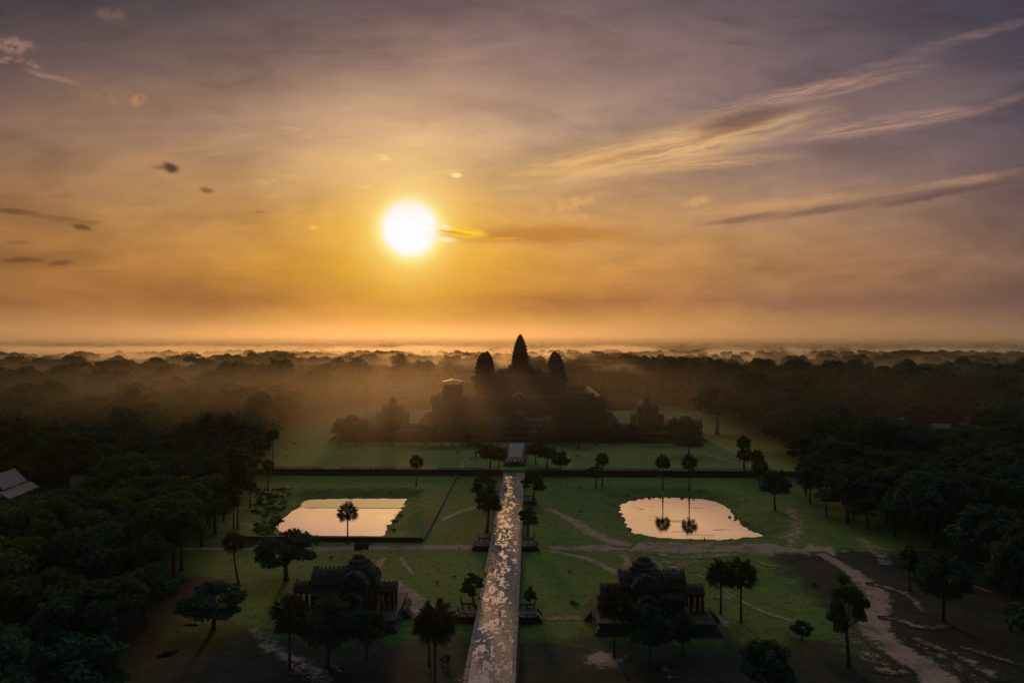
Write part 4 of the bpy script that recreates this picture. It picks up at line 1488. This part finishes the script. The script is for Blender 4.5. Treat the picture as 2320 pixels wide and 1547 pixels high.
for px, pb, pt, w, k, lb in [
    (1110, 1060, 1006, 44, 2, 'dark tree left of the terrace front'), (1130, 1063, 1012, 36, 4, 'tree against the left front corner of the terrace'), (1078, 1036, 1002, 40, 3, 'low tree over the left arm of the terrace'),
    (1214, 1052, 1000, 42, 2, 'dark tree right of the terrace front'), (1240, 1060, 1008, 40, 0, 'dark tree right of the terrace beside the wall'), (1270, 1066, 1008, 38, 4, 'slim tree between the terrace and the right lawn path'),
    (1228, 1022, 976, 46, 3, 'rounded tree over the right arm of the terrace'), (1128, 1016, 974, 42, 0, 'rounded tree at the left far end of the terrace'), (1312, 1014, 962, 46, 2, 'rounded tree on the lawn right of the gate towers'),
    (1000, 1012, 958, 52, 0, 'rounded tree on the lawn left of the gate towers'), (1048, 1010, 952, 50, 2, 'tall rounded tree before the gallery left of the gate'), (1090, 1006, 950, 46, 3, 'rounded tree just left of the gallery gate'),
    (1262, 1006, 950, 48, 0, 'rounded tree just right of the gallery gate'), (1350, 1008, 960, 42, 3, 'rounded tree before the right half of the gallery'), (955, 1010, 972, 40, 2, 'low rounded tree before the left half of the gallery'),
    (1395, 1006, 966, 36, 0, 'small tree before the right half of the gallery near its middle')]:
    ptree(px, pb, pt - 3, w * 1.18, (7, 6, 7, 0)[k % 4], lb, TG, z=UP)

for i in range(26):       # a loose row of trees along the gallery and its ends
    px = 765 + i * 32 + random.uniform(-12, 12)
    if 1120 < px < 1215:
        continue
    ptree(px, random.uniform(998, 1010), random.uniform(950, 976), random.uniform(30, 48), random.choice((7, 6, 0, 4)), 'bushy dark tree in the loose row along the foot of the outer gallery', 'trees along the gallery foot', z=UP)
# sugar palms
def palm_crown(seed):
    g = random.Random(seed)
    b = MB()
    n = 54
    for i in range(n):
        el = math.asin(max(-1, min(1, 1 - 1.75 * (i + .5) / n))) + g.uniform(-.12, .12)
        az = i * 2.39996 + g.uniform(-.2, .2)
        d = Vector((math.cos(az) * math.cos(el), math.sin(az) * math.cos(el), math.sin(el)))
        s = Vector((-math.sin(az), math.cos(az), 0)) + Vector((0, 0, g.choice((-1, 1)) * g.uniform(.2, 1.3)))
        s.normalize()
        up = d.cross(s).normalized()
        L = g.uniform(1.25, 1.65)
        e = d * L + Vector((0, 0, -.12))
        b.add([tuple(d * .12 + s * .05), tuple(e + s * .03), tuple(e - s * .03), tuple(d * .12 - s * .05)], [(0, 1, 2, 3)])
        m = 15
        for j in range(m):
            t = (j / (m - 1) - .5) * 2 * 2.05
            r = g.uniform(1.0, 1.22) * (1 - .16 * abs(t) / 2.05)
            q = lambda a, rr, dr: tuple(e + (d * math.cos(a) + s * math.sin(a)) * rr + up * dr + Vector((0, 0, -.16 * (rr / 1.1) ** 2)))
            dt = .155
            b.add([tuple(e), q(t - dt * .75, r * .55, -.03), q(t, r * .55, .05), q(t, r, -.02)], [(0, 1, 2), (1, 3, 2)])
            b.add([tuple(e), q(t + dt * .75, r * .55, -.03), q(t, r * .55, .05), q(t, r, -.02)], [(0, 2, 1), (1, 2, 3)])
    for i in range(9):      # dead fronds hanging under the crown
        az = i * .7 + g.uniform(-.2, .2)
        d = Vector((math.cos(az) * .45, math.sin(az) * .45, -1))
        s = Vector((-math.sin(az), math.cos(az), 0))
        b.add([(0, 0, 0), tuple(d * .8 + s * .3), tuple(d * 1.6), tuple(d * .8 - s * .3)], [(0, 1, 2, 3)])
    return mesh_from('crown', b.v, b.f, M_palm)


PC = [palm_crown(s) for s in (1, 2, 3)]


def palm_trunk(bend):
    b = MB()
    pts, rd = [], []
    for i in range(9):
        t = i / 8
        pts.append((bend * (1 - t) ** 2 * 1.0, 0, -.06 + t * 1.06))
        rd.append(.24 + .26 * math.exp(-t * 9) + .03 * math.sin(t * 9))
    return pts, rd


def palm(px, pyb, pyt, wpx, label, group='sugar palms', z=0.0, k=0, bend=0.0, D=None):
    D = D or depth(pyb, z)
    x, y = onray(px, D)
    ztop = H - (pyt - HORY) / F * D
    rc = wpx * D / F * .5
    zb = gz(x, y)
    h = ztop - rc - zb
    root = empty('sugar_palm', (x, y, zb - .1), random.uniform(0, 6.28) if not bend else YAW)
    tag(root, label, 'palm', group)
    KEEP.append((x, y, rc + 1))
    pts, rd = palm_trunk(bend)
    b = MB()
    b.tube([(p[0], p[1], p[2] * h) for p in pts], rd, 9)
    b.build('trunk', M_bark, root, True)
    c = put(bpy.data.objects.new('crown', PC[k % 3]), root)
    c.location = (0, 0, h)
    c.scale = (rc / 2.05,) * 3
    return root


PALMS = [
    (787, 1233, 1137, 43, 'single sugar palm on the near bank of the left pond', 0), (943, 1101, 1030, 29, 'sugar palm on the far bank of the left pond', 0), (1365, 1102, 1026, 29, 'sugar palm beside the cone-shaped tree right of the causeway', 0),
    (1502, 1105, 1030, 32, 'left of the two palms reflected in the right pond', 0), (1562, 1108, 1030, 34, 'right of the two palms reflected in the right pond', 0), (1722, 1106, 1038, 34, 'taller crown of the palm pair at the right end of the terrace wall', 0),
    (1716, 1088, 1018, 30, 'rear palm of the pair at the right end of the terrace wall', 0), (1685, 1062, 986, 30, 'rear palm on the right lawn edge behind the terrace wall', UP), (1688, 1066, 1012, 32, 'shorter palm on the right lawn edge behind the terrace wall', UP),
    (836, 948, 892, 20, 'tall thin palm in the mist behind the left gallery corner', UP), (828, 930, 872, 18, 'faintest palm in the mist behind the left gallery corner', UP), (1466, 948, 888, 20, 'thin palm rising over the hazy right library', UP),
    (618, 1062, 972, 26, 'tall palm at the left wood edge where the terrace wall begins', UP), (655, 1515, 1345, 78, 'near sugar palm with drooping fronds left of the left library', 0),
    (985, 1600, 1362, 92, 'front palm overlapping the bottom left edge of the causeway', 0), (972, 1505, 1380, 62, 'palm behind the front palm near the left causeway edge', 0),
    (1634, 1392, 1268, 62, 'left of the twin palms beside the right library', 0), (1680, 1412, 1266, 64, 'right of the twin palms beside the right library', 0), (1392, 1490, 1328, 74, 'dark palm standing in front of the right library', 0),
    (607, 1112, 1040, 24, 'short palm left of the left pond basin', 0), (566, 1150, 1086, 26, 'palm among the bushes at the left wood edge', 0),
]
for i, (px, pb, pt, w, lb, z) in enumerate(PALMS):
    palm(px, pb, pt, w, lb, z=z, k=i, bend=0)
palm(528, 1322, 1204, 46, 'leaning sugar palm with curved trunk on the left grass', k=1, bend=1.6)

# loose shrubs
SH = []
for i in range(3):
    me, cs = crown_mesh('shrub', 90 + i, M_leaf[i], 1.5, 1.2, .9, 9, 520, .42, .8, .15)
    SH.append(me)


def shrub(x, y, w, h, label, group):
    o = bpy.data.objects.new('shrub', random.choice(SH))
    o.location = (x, y, gz(x, y) - .1)
    o.rotation_euler = (0, 0, random.uniform(0, 6.28))
    o.scale = (w / 3, w / 3, h / 2.1)
    tag(put(o), label, 'shrub', group)


random.seed(5)
for i in range(190):       # left bank of the left pond
    px, py = random.uniform(575, 660), random.uniform(1108, 1215)
    if px > 640 - (py - 1108) * .45 + 20:
        continue
    x, y = at(px, py)
    shrub(x, y, random.uniform(1.6, 3.6), random.uniform(.4, 1.0), 'leafy green shrub on the overgrown left bank of the left pond', 'shrubs on the left pond bank')
for px, py, w, h in [(905, 1158, 2.5, 1), (890, 1190, 2.4, 1.1), (896, 1170, 3, 1), (640, 1212, 4, 1.8), (612, 1222, 5, 2), (660, 1218, 3.5, 1.4), (590, 1228, 5, 2.4), (735, 1221, 3, .7), (760, 1219, 2.6, .6), (800, 1220, 2.6, .6), (560, 1236, 5, 2.4)]:
    x, y = at(px, py)
    shrub(x, y, w, h, 'low waterside shrub along the near and right banks of the left pond', 'shrubs along the left pond')
for i in range(26):
    t = i / 25
    px, py = 1420 + 270 * t + random.uniform(-6, 6), (1126 if t < .6 else 1126 + (t - .6) * 150) + random.uniform(-4, 2)
    x, y = at(px, py, -1.5)
    shrub(x, y, random.uniform(1.2, 2.6), random.uniform(.5, 1.1), 'low waterside shrub along the far bank of the right pond', 'shrubs along the right pond')
for px, py, w in [(990, 1320, 1.1), (1030, 1307, .9), (1290, 1298, 1.2), (1305, 1372, 1.8), (1297, 1368, 1.6), (1315, 1160, 1.6), (1270, 1096, 1.2), (1316, 1105, 1.4), (700, 1330, 2.4), (750, 1265, 1.4), (1010, 1500, 2.5), (1440, 1420, 2), (1850, 1330, 2), (1700, 1330, 1.4)]:
    x, y = at(px, py)
    shrub(x, y, w, w * .6, 'small dark tussock scattered on the open grass', 'tussocks on the grass')
for px, py, w in [(635, 1015, 1.6), (668, 1007, 2.2), (716, 1004, 1.6), (740, 964, 2.4), (1310, 1036, 2.2), (1036, 1026, 2.2), (650, 1035, 1.4), (760, 1000, 3), (748, 1002, 3), (1575, 1003, 3), (1590, 1000, 2.5)]:
    x, y = at(px, py, UP)
    shrub(x, y, w, w * .7, 'small dark shrub on the lawn before the temple', 'shrubs on the temple lawn')

# ------------------------------------------------------------------ the woods
EL = [(60, -66), (133, -76), (158, -84), (187, -88), (216, -96), (256, -103), (300, -118), (335, -124), (345, -128), (430, -152), (520, -166), (668, -170), (700, -170)]
ER = [(60, 92), (133, 104), (163, 122), (198, 136), (223, 136), (239, 124), (250, 114), (270, 116), (300, 126), (335, 140), (426, 150), (513, 160), (668, 170), (700, 170)]


def lerp_tab(tab, y):
    for (a, va), (b, vb) in zip(tab, tab[1:]):
        if y <= b:
            return va + (vb - va) * max(0, (y - a)) / (b - a)
    return tab[-1][1]


def in_wood(x, y):
    if y > 690:
        return True
    if y > 640 and abs(x) > 110 + (690 - y):
        return True
    return x < lerp_tab(EL, y) + 10 * nz(0, y, .07, 3) or x > lerp_tab(ER, y) + 10 * nz(0, y, .07, 4)


cand = []
rg = random.Random(77)
D = 96.0
while D < 8600:
    sp = max(8.6, D * .0105)
    half = .80 * D + 12
    n = int(2 * half / sp)
    for i in range(n):
        xc = -half + (i + .5) * sp + rg.uniform(-.42, .42) * sp
        dd = D + rg.uniform(-.42, .42) * sp
        x, y = CX0 + xc * math.cos(YAW) - dd * math.sin(YAW), xc * math.sin(YAW) + dd * math.cos(YAW)
        if not in_wood(x, y):
            continue
        if any((x - a) ** 2 + (y - b) ** 2 < r * r for a, b, r in HOUSES + KEEP):
            continue
        low = False
        if dd < 640:
            for a, b, r in HOUSES:           # keep the line of sight to the roofs open
                da, xa = camdist(a, b)
                if 0 < da - dd < 190 and abs(xc / dd - xa / da) * da < r + 5:
                    low = min(low or 99, 3.0 + 60 * (da - dd) / da)
        if dd < 172 and -78 > xc > -88 and dd > 138:
            continue
        cand.append((dd, x, y, xc, sp, low))
    D += sp
cand.sort()
# the nearest 300 stand as trees of their own, everything behind them is the mass of the wood
near, farw, cnt = [], [], 0
for c in cand:
    dd, x, y, xc, sp, low = c
    if cnt < 285 and abs(xc) < .77 * dd + 4:
        near.append(c)
        cnt += 1
    elif cnt >= 285:
        farw.append(c)
random.seed(9)
for dd, x, y, xc, sp, low in near:
    s = nz(x, y, .03, 6)
    h = 17 + 5 * s + random.uniform(-5.5, 5.5)
    if low:
        h = min(h, max(3.5, low))
    w = h * random.uniform(.50, 1.12)
    side = 'left' if x < 0 else 'right'
    wide = 'flat spreading' if w > h * .82 else 'rounded'
    big = 'tall' if h > 17.5 else 'low'
    tree(x, y, w * 1.1, h, random.choice((0, 1, 3, 7, 7, 6, 5, 7) if x < 0 else (2, 4, 7, 7, 7, 0)), f'{big} {wide} broadleaf tree in the dark wood on the {side} side of the grounds', 'tree', f'{big} {wide} trees of the {side} wood', 'forest_tree')

rp = random.Random(12)
for i in range(26):
    dd, x, y, xc, sp, low = near[rp.randrange(20, len(near))]
    px = 1160 + xc / dd * F
    py = HORY + H / dd * F
    if low or py > 1500:
        continue
    zt = rp.uniform(19, 25)
    palm(px + 9, py, HORY + (H - zt) / dd * F, 6.2 * F / dd, 'tall sugar palm rising out of the dark wood on the ' + ('left' if x < 0 else 'right') + ' side', 'sugar palms in the woods', k=i, D=dd)
pv_, idx, scl, rot = [], [], [], []
for dd, x, y, xc, sp, low in farw:
    s = nz(x, y, .012, 6) + .7 * nz(x, y, .004, 2)
    h = 20 + (12 + (4 if x > 0 else 2)) * sstep((dd - 330) / 300) * (1 - .75 * sstep((dd - 900) / 700)) + 7 * s + rg.uniform(-5, 5)
    if rg.random() < (.10 if dd < 1400 else .16):
        h += rg.uniform(5, 11)
    if low:
        h = min(h, max(3.5, low))
    h = max(9 if not low else 3.5, min(h, 47 - 9 * sstep((dd - 900) / 900)))
    w = max(h * rg.uniform(.45, 1.05), sp * rg.uniform(.85, 1.3))
    k = rg.choice((0, 1, 2, 3, 4, 5, 7, 7) if x < 60 else (2, 4, 7, 2, 4, 0))
    pv_.append((x, y, (UP if y > WALL_Y + 2 else 0) - .1 + far_rise(y)))
    idx.append(k)
    scl += [w / TREES[k][2], w / TREES[k][2], h / TREES[k][3]]
    rot.append(rg.uniform(0, 6.28))
fme = bpy.data.meshes.new('forest')
fme.from_pydata(pv_, [], [])
a = fme.attributes.new('pick', 'INT', 'POINT')
a.data.foreach_set('value', idx)
a = fme.attributes.new('size', 'FLOAT_VECTOR', 'POINT')
a.data.foreach_set('vector', scl)
a = fme.attributes.new('turn', 'FLOAT', 'POINT')
a.data.foreach_set('value', rot)
fo = tag(put(bpy.data.objects.new('forest', fme)), 'misty forest stretching behind the temple to the horizon', 'forest', kind='stuff')
protos = {}
for o in COL.objects:
    if o.name.split('.')[0] == 'crown' and o.type == 'MESH':
        for k in range(8):
            if o.data == TREES[k][0] and k not in protos:
                protos[k] = o
ng = bpy.data.node_groups.new('scatter_forest', 'GeometryNodeTree')
ng.interface.new_socket('Geometry', in_out='INPUT', socket_type='NodeSocketGeometry')
ng.interface.new_socket('Geometry', in_out='OUTPUT', socket_type='NodeSocketGeometry')
G = NT(ng)
gi = G.n('NodeGroupInput')
iop = G.n('GeometryNodeInstanceOnPoints')
iop.inputs['Pick Instance'].default_value = True
na = lambda nm, t: next(s for s in G.n('GeometryNodeInputNamedAttribute', {'Name': nm}, data_type=t).outputs if s.enabled and s.name == 'Attribute')
jn = G.n('GeometryNodeJoinGeometry')
for k in range(7, -1, -1):
    oi = G.n('GeometryNodeObjectInfo', {'Object': protos[k], 'As Instance': True}, transform_space='ORIGINAL')
    ng.links.new(oi.outputs['Geometry'], jn.inputs[0])
ng.links.new(gi.outputs[0], iop.inputs['Points'])
ng.links.new(jn.outputs[0], iop.inputs['Instance'])
ng.links.new(na('pick', 'INT'), iop.inputs['Instance Index'])
ng.links.new(na('size', 'FLOAT_VECTOR'), iop.inputs['Scale'])
cx_ = G.n('ShaderNodeCombineXYZ', {2: na('turn', 'FLOAT')})
ng.links.new(cx_.outputs[0], iop.inputs['Rotation'])
go = G.n('NodeGroupOutput')
ng.links.new(iop.outputs[0], go.inputs[0])
mod = fo.modifiers.new('scatter', 'NODES')
mod.node_group = ng
print('trees near', len(near), 'far', len(farw))


# ------------------------------------------------------------------ people
def skin_mesh(name, verts, edges, radii, mat, root=0, sub=1):
    me = bpy.data.meshes.new(name)
    me.from_pydata(verts, edges, [])
    o = bpy.data.objects.new(name, me)
    COL.objects.link(o)
    m = o.modifiers.new('skin', 'SKIN')
    for i, r in enumerate(radii):
        me.skin_vertices[0].data[i].radius = (r, r) if not isinstance(r, tuple) else r
        me.skin_vertices[0].data[i].use_root = i == root
    s = o.modifiers.new('sub', 'SUBSURF')
    s.levels = s.render_levels = sub
    dg = bpy.context.evaluated_depsgraph_get()
    out = bpy.data.meshes.new_from_object(o.evaluated_get(dg))
    out.name = name
    out.materials.clear()
    out.materials.append(mat)
    out.polygons.foreach_set('use_smooth', [True] * len(out.polygons))
    bpy.data.objects.remove(o)
    return out


def person_meshes(stride, cloth, legs):
    s = stride
    J = [(0, 0, .95), (0, .02, 1.15), (0, .0, 1.38), (0, .02, 1.50), (0, .03, 1.60), (0, .03, 1.70)]
    Rr = [(.13, .10), (.12, .09), (.15, .09), .055, .085, .07]
    E = [(0, 1), (1, 2), (2, 3), (3, 4), (4, 5)]

    def limb(parent, pts, rads):
        p = parent
        for q, r in zip(pts, rads):
            J.append(q)
            Rr.append(r)
            E.append((p, len(J) - 1))
            p = len(J) - 1
        return p
    for sd_ in (-1, 1):
        f = sd_ * s
        limb(0, [(sd_ * .10, 0, .88), (sd_ * .11, f * .5, .50), (sd_ * .11, f * .72, .09), (sd_ * .12, f * .72 + .14, .03)], [.085, .058, .04, .035])
        w = limb(2, [(sd_ * .19, 0, 1.38), (sd_ * .23, -f * .25, 1.12), (sd_ * .22, -f * .35 + .08, .88)], [.055, .042, .032])
        for k in range(4):
            limb(w, [(sd_ * .22 + (k - 1.5) * .006, -f * .35 + .09 + (k - 1.5) * .022, .80), (sd_ * .215, -f * .35 + .10 + (k - 1.5) * .022, .745 + .006 * abs(k - 1.5))], [.012, .009])
        limb(w, [(sd_ * .20, -f * .35 + .14, .83)], [.012])
    J += [(0, .125, 1.64)]
    Rr += [.022]
    E += [(4, len(J) - 1)]
    body = skin_mesh('person', J, E, Rr, M_skin)
    sh = skin_mesh('shirt', [(0, 0, .86), (0, .02, 1.15), (0, 0, 1.38), (0, .015, 1.46), (-.19, 0, 1.38), (-.22, s * .13, 1.22), (.19, 0, 1.38), (.22, -s * .13, 1.22)], [(0, 1), (1, 2), (2, 3), (2, 4), (4, 5), (2, 6), (6, 7)], [(.17, .13), (.145, .115), (.172, .112), .075, .078, .066, .078, .066], M_cloth[cloth])
    tr = skin_mesh('trousers', [(0, 0, .96)] + [p for sd_ in (-1, 1) for p in ((sd_ * .10, 0, .87), (sd_ * .11, sd_ * s * .5, .50), (sd_ * .11, sd_ * s * .71, .12))], [(0, 1), (1, 2), (2, 3), (0, 4), (4, 5), (5, 6)], [(.15, .12), .105, .08, .065, .105, .08, .065], M_cloth[legs])
    ha = skin_mesh('hair', [(0, .0, 1.745), (0, -.03, 1.66), (0, .06, 1.745)], [(0, 1), (0, 2)], [.082, .08, .06], M_hair)
    return body, sh, tr, ha


def person(px, py, z, rz, meshes, label):
    x, y = at(px, py, z)
    o = bpy.data.objects.new('person', meshes[0])
    o.location = (x, y, (gz(x, y) if z == 0 else z) + .01)
    o.rotation_euler = (0, 0, rz)
    tag(put(o), label, 'person', 'visitors')
    for n, m in zip(('shirt', 'trousers', 'hair'), meshes[1:]):
        put(bpy.data.objects.new(n, m), o)


walk_dark = person_meshes(.30, 0, 0)
walk_white = person_meshes(.22, 1, 0)
stand_blue = person_meshes(.03, 2, 0)
person(1133, 1402, CH + .05, R(4), walk_dark, 'person in dark clothes walking along the wet causeway')
person(1040, 1246, 0, R(80), walk_white, 'person in white shirt walking on the dirt path left of the causeway')
person(1086, 1363, CH + .05, R(-10), walk_white, 'person in pale shirt at the left causeway edge by the near stairs')
person(1254, 1240, 0, R(-80), stand_blue, 'person in dark blue standing on the dirt path right of the causeway')
person(1597, 1229, 0, R(0), stand_blue, 'person standing on the bank looking at the right pond')
person(1117, 1300, CH + .05, R(170), walk_white, 'person in white shirt walking towards the viewer midway along the causeway')
person(1150, 1210, CH + .05, R(6), stand_blue, 'person in dark blue standing on the far half of the causeway')
person(1054, 1050, UP + .02, R(0), walk_dark, 'person in dark clothes on the left lawn path behind the terrace wall')
# a slim stone boundary post at the edge of the left pond
x, y = at(698, 1222)
b = MB()
b.box(-.45, .45, -.45, .45, -.2, .4)
b.loft([[(-.34, -.34, .4), (.34, -.34, .4), (.34, .34, .4), (-.34, .34, .4)], [(-.28, -.28, 1.7), (.28, -.28, 1.7), (.28, .28, 1.7), (-.28, .28, 1.7)], [(-.05, -.05, 2.3), (.05, -.05, 2.3), (.05, .05, 2.3), (-.05, .05, 2.3)]])
o = b.build('boundary_post', M_lat, loc=(x, y, gz(x, y)))
tag(o, 'short dark pointed stone post at the near edge of the left pond', 'post')

# ------------------------------------------------------------------ the air
def air(name, density, g, color=(.92, .84, .76, 1)):
    m = bpy.data.materials.new(name)
    m.use_nodes = True
    T = NT(m.node_tree)
    v = T.n('ShaderNodeVolumePrincipled', {'Color': color, 'Density': density, 'Anisotropy': g})
    o = T.n('ShaderNodeOutputMaterial')
    m.node_tree.links.new(v.outputs[0], o.inputs['Volume'])
    return m


b = MB()
b.box(-FAR - 50, FAR + 50, -120, FAR + 50, -5.2, 180)
tag(b.build('haze', air('haze', .00003, .62)), kind='stuff')
# morning mist lying in and over the woods: thick below the tree tops, thinning upwards, broken into drifts
def mist(name, x0, x1, y0, y1, z1, base, drift, hlo, hhi, step, yr, far=False):
    m = bpy.data.materials.new(name)
    m.use_nodes = True
    T = NT(m.node_tree)
    po = T.n('ShaderNodeNewGeometry').outputs['Position']
    X, Y, Z = T.n('ShaderNodeSeparateXYZ', {0: po}).outputs
    fall = T.smooth(Z, hhi, hlo)
    d = base
    if drift:
        n = T.noise(T.n('ShaderNodeMapping', {'Vector': po, 'Scale': (1 / 150, 1 / 190, 1 / 42)}).outputs[0], 1.0, 4, .58, .4)
        dr = T.math('MULTIPLY', T.smooth(n, .50, .64), T.smooth(Y, yr[0], yr[1], .0, drift))
        dr = T.math('MULTIPLY', dr, T.smooth(T.math('DIVIDE', X, Y), .02, .34, 1.0, .3))
        d = T.math('ADD', T.math('MULTIPLY', T.smooth(Y, 330, 760, base * .5, base), T.smooth(T.math('DIVIDE', X, Y), .10, -.22, .62, 2.1)), dr)
    d = T.math('MULTIPLY', fall, d)
    v = T.n('ShaderNodeVolumePrincipled', {'Color': (.95, .82, .58, 1), 'Density': d, 'Anisotropy': .68})
    o = T.n('ShaderNodeOutputMaterial')
    m.node_tree.links.new(v.outputs[0], o.inputs['Volume'])
    m.cycles.volume_step_rate = step
    b = MB()
    b.box(x0, x1, y0, y1, -4.5, z1)
    tag(b.build('mist', m), kind='stuff')


mist('mist', -1500, 1300, 330, 1700, 62, .0009, .060, 30, 54, .08, (590, 800))
mist('far_mist', -7000, 7000, 1700.01, 8900, 172, .00050, 0, 62, 168, .15, None)
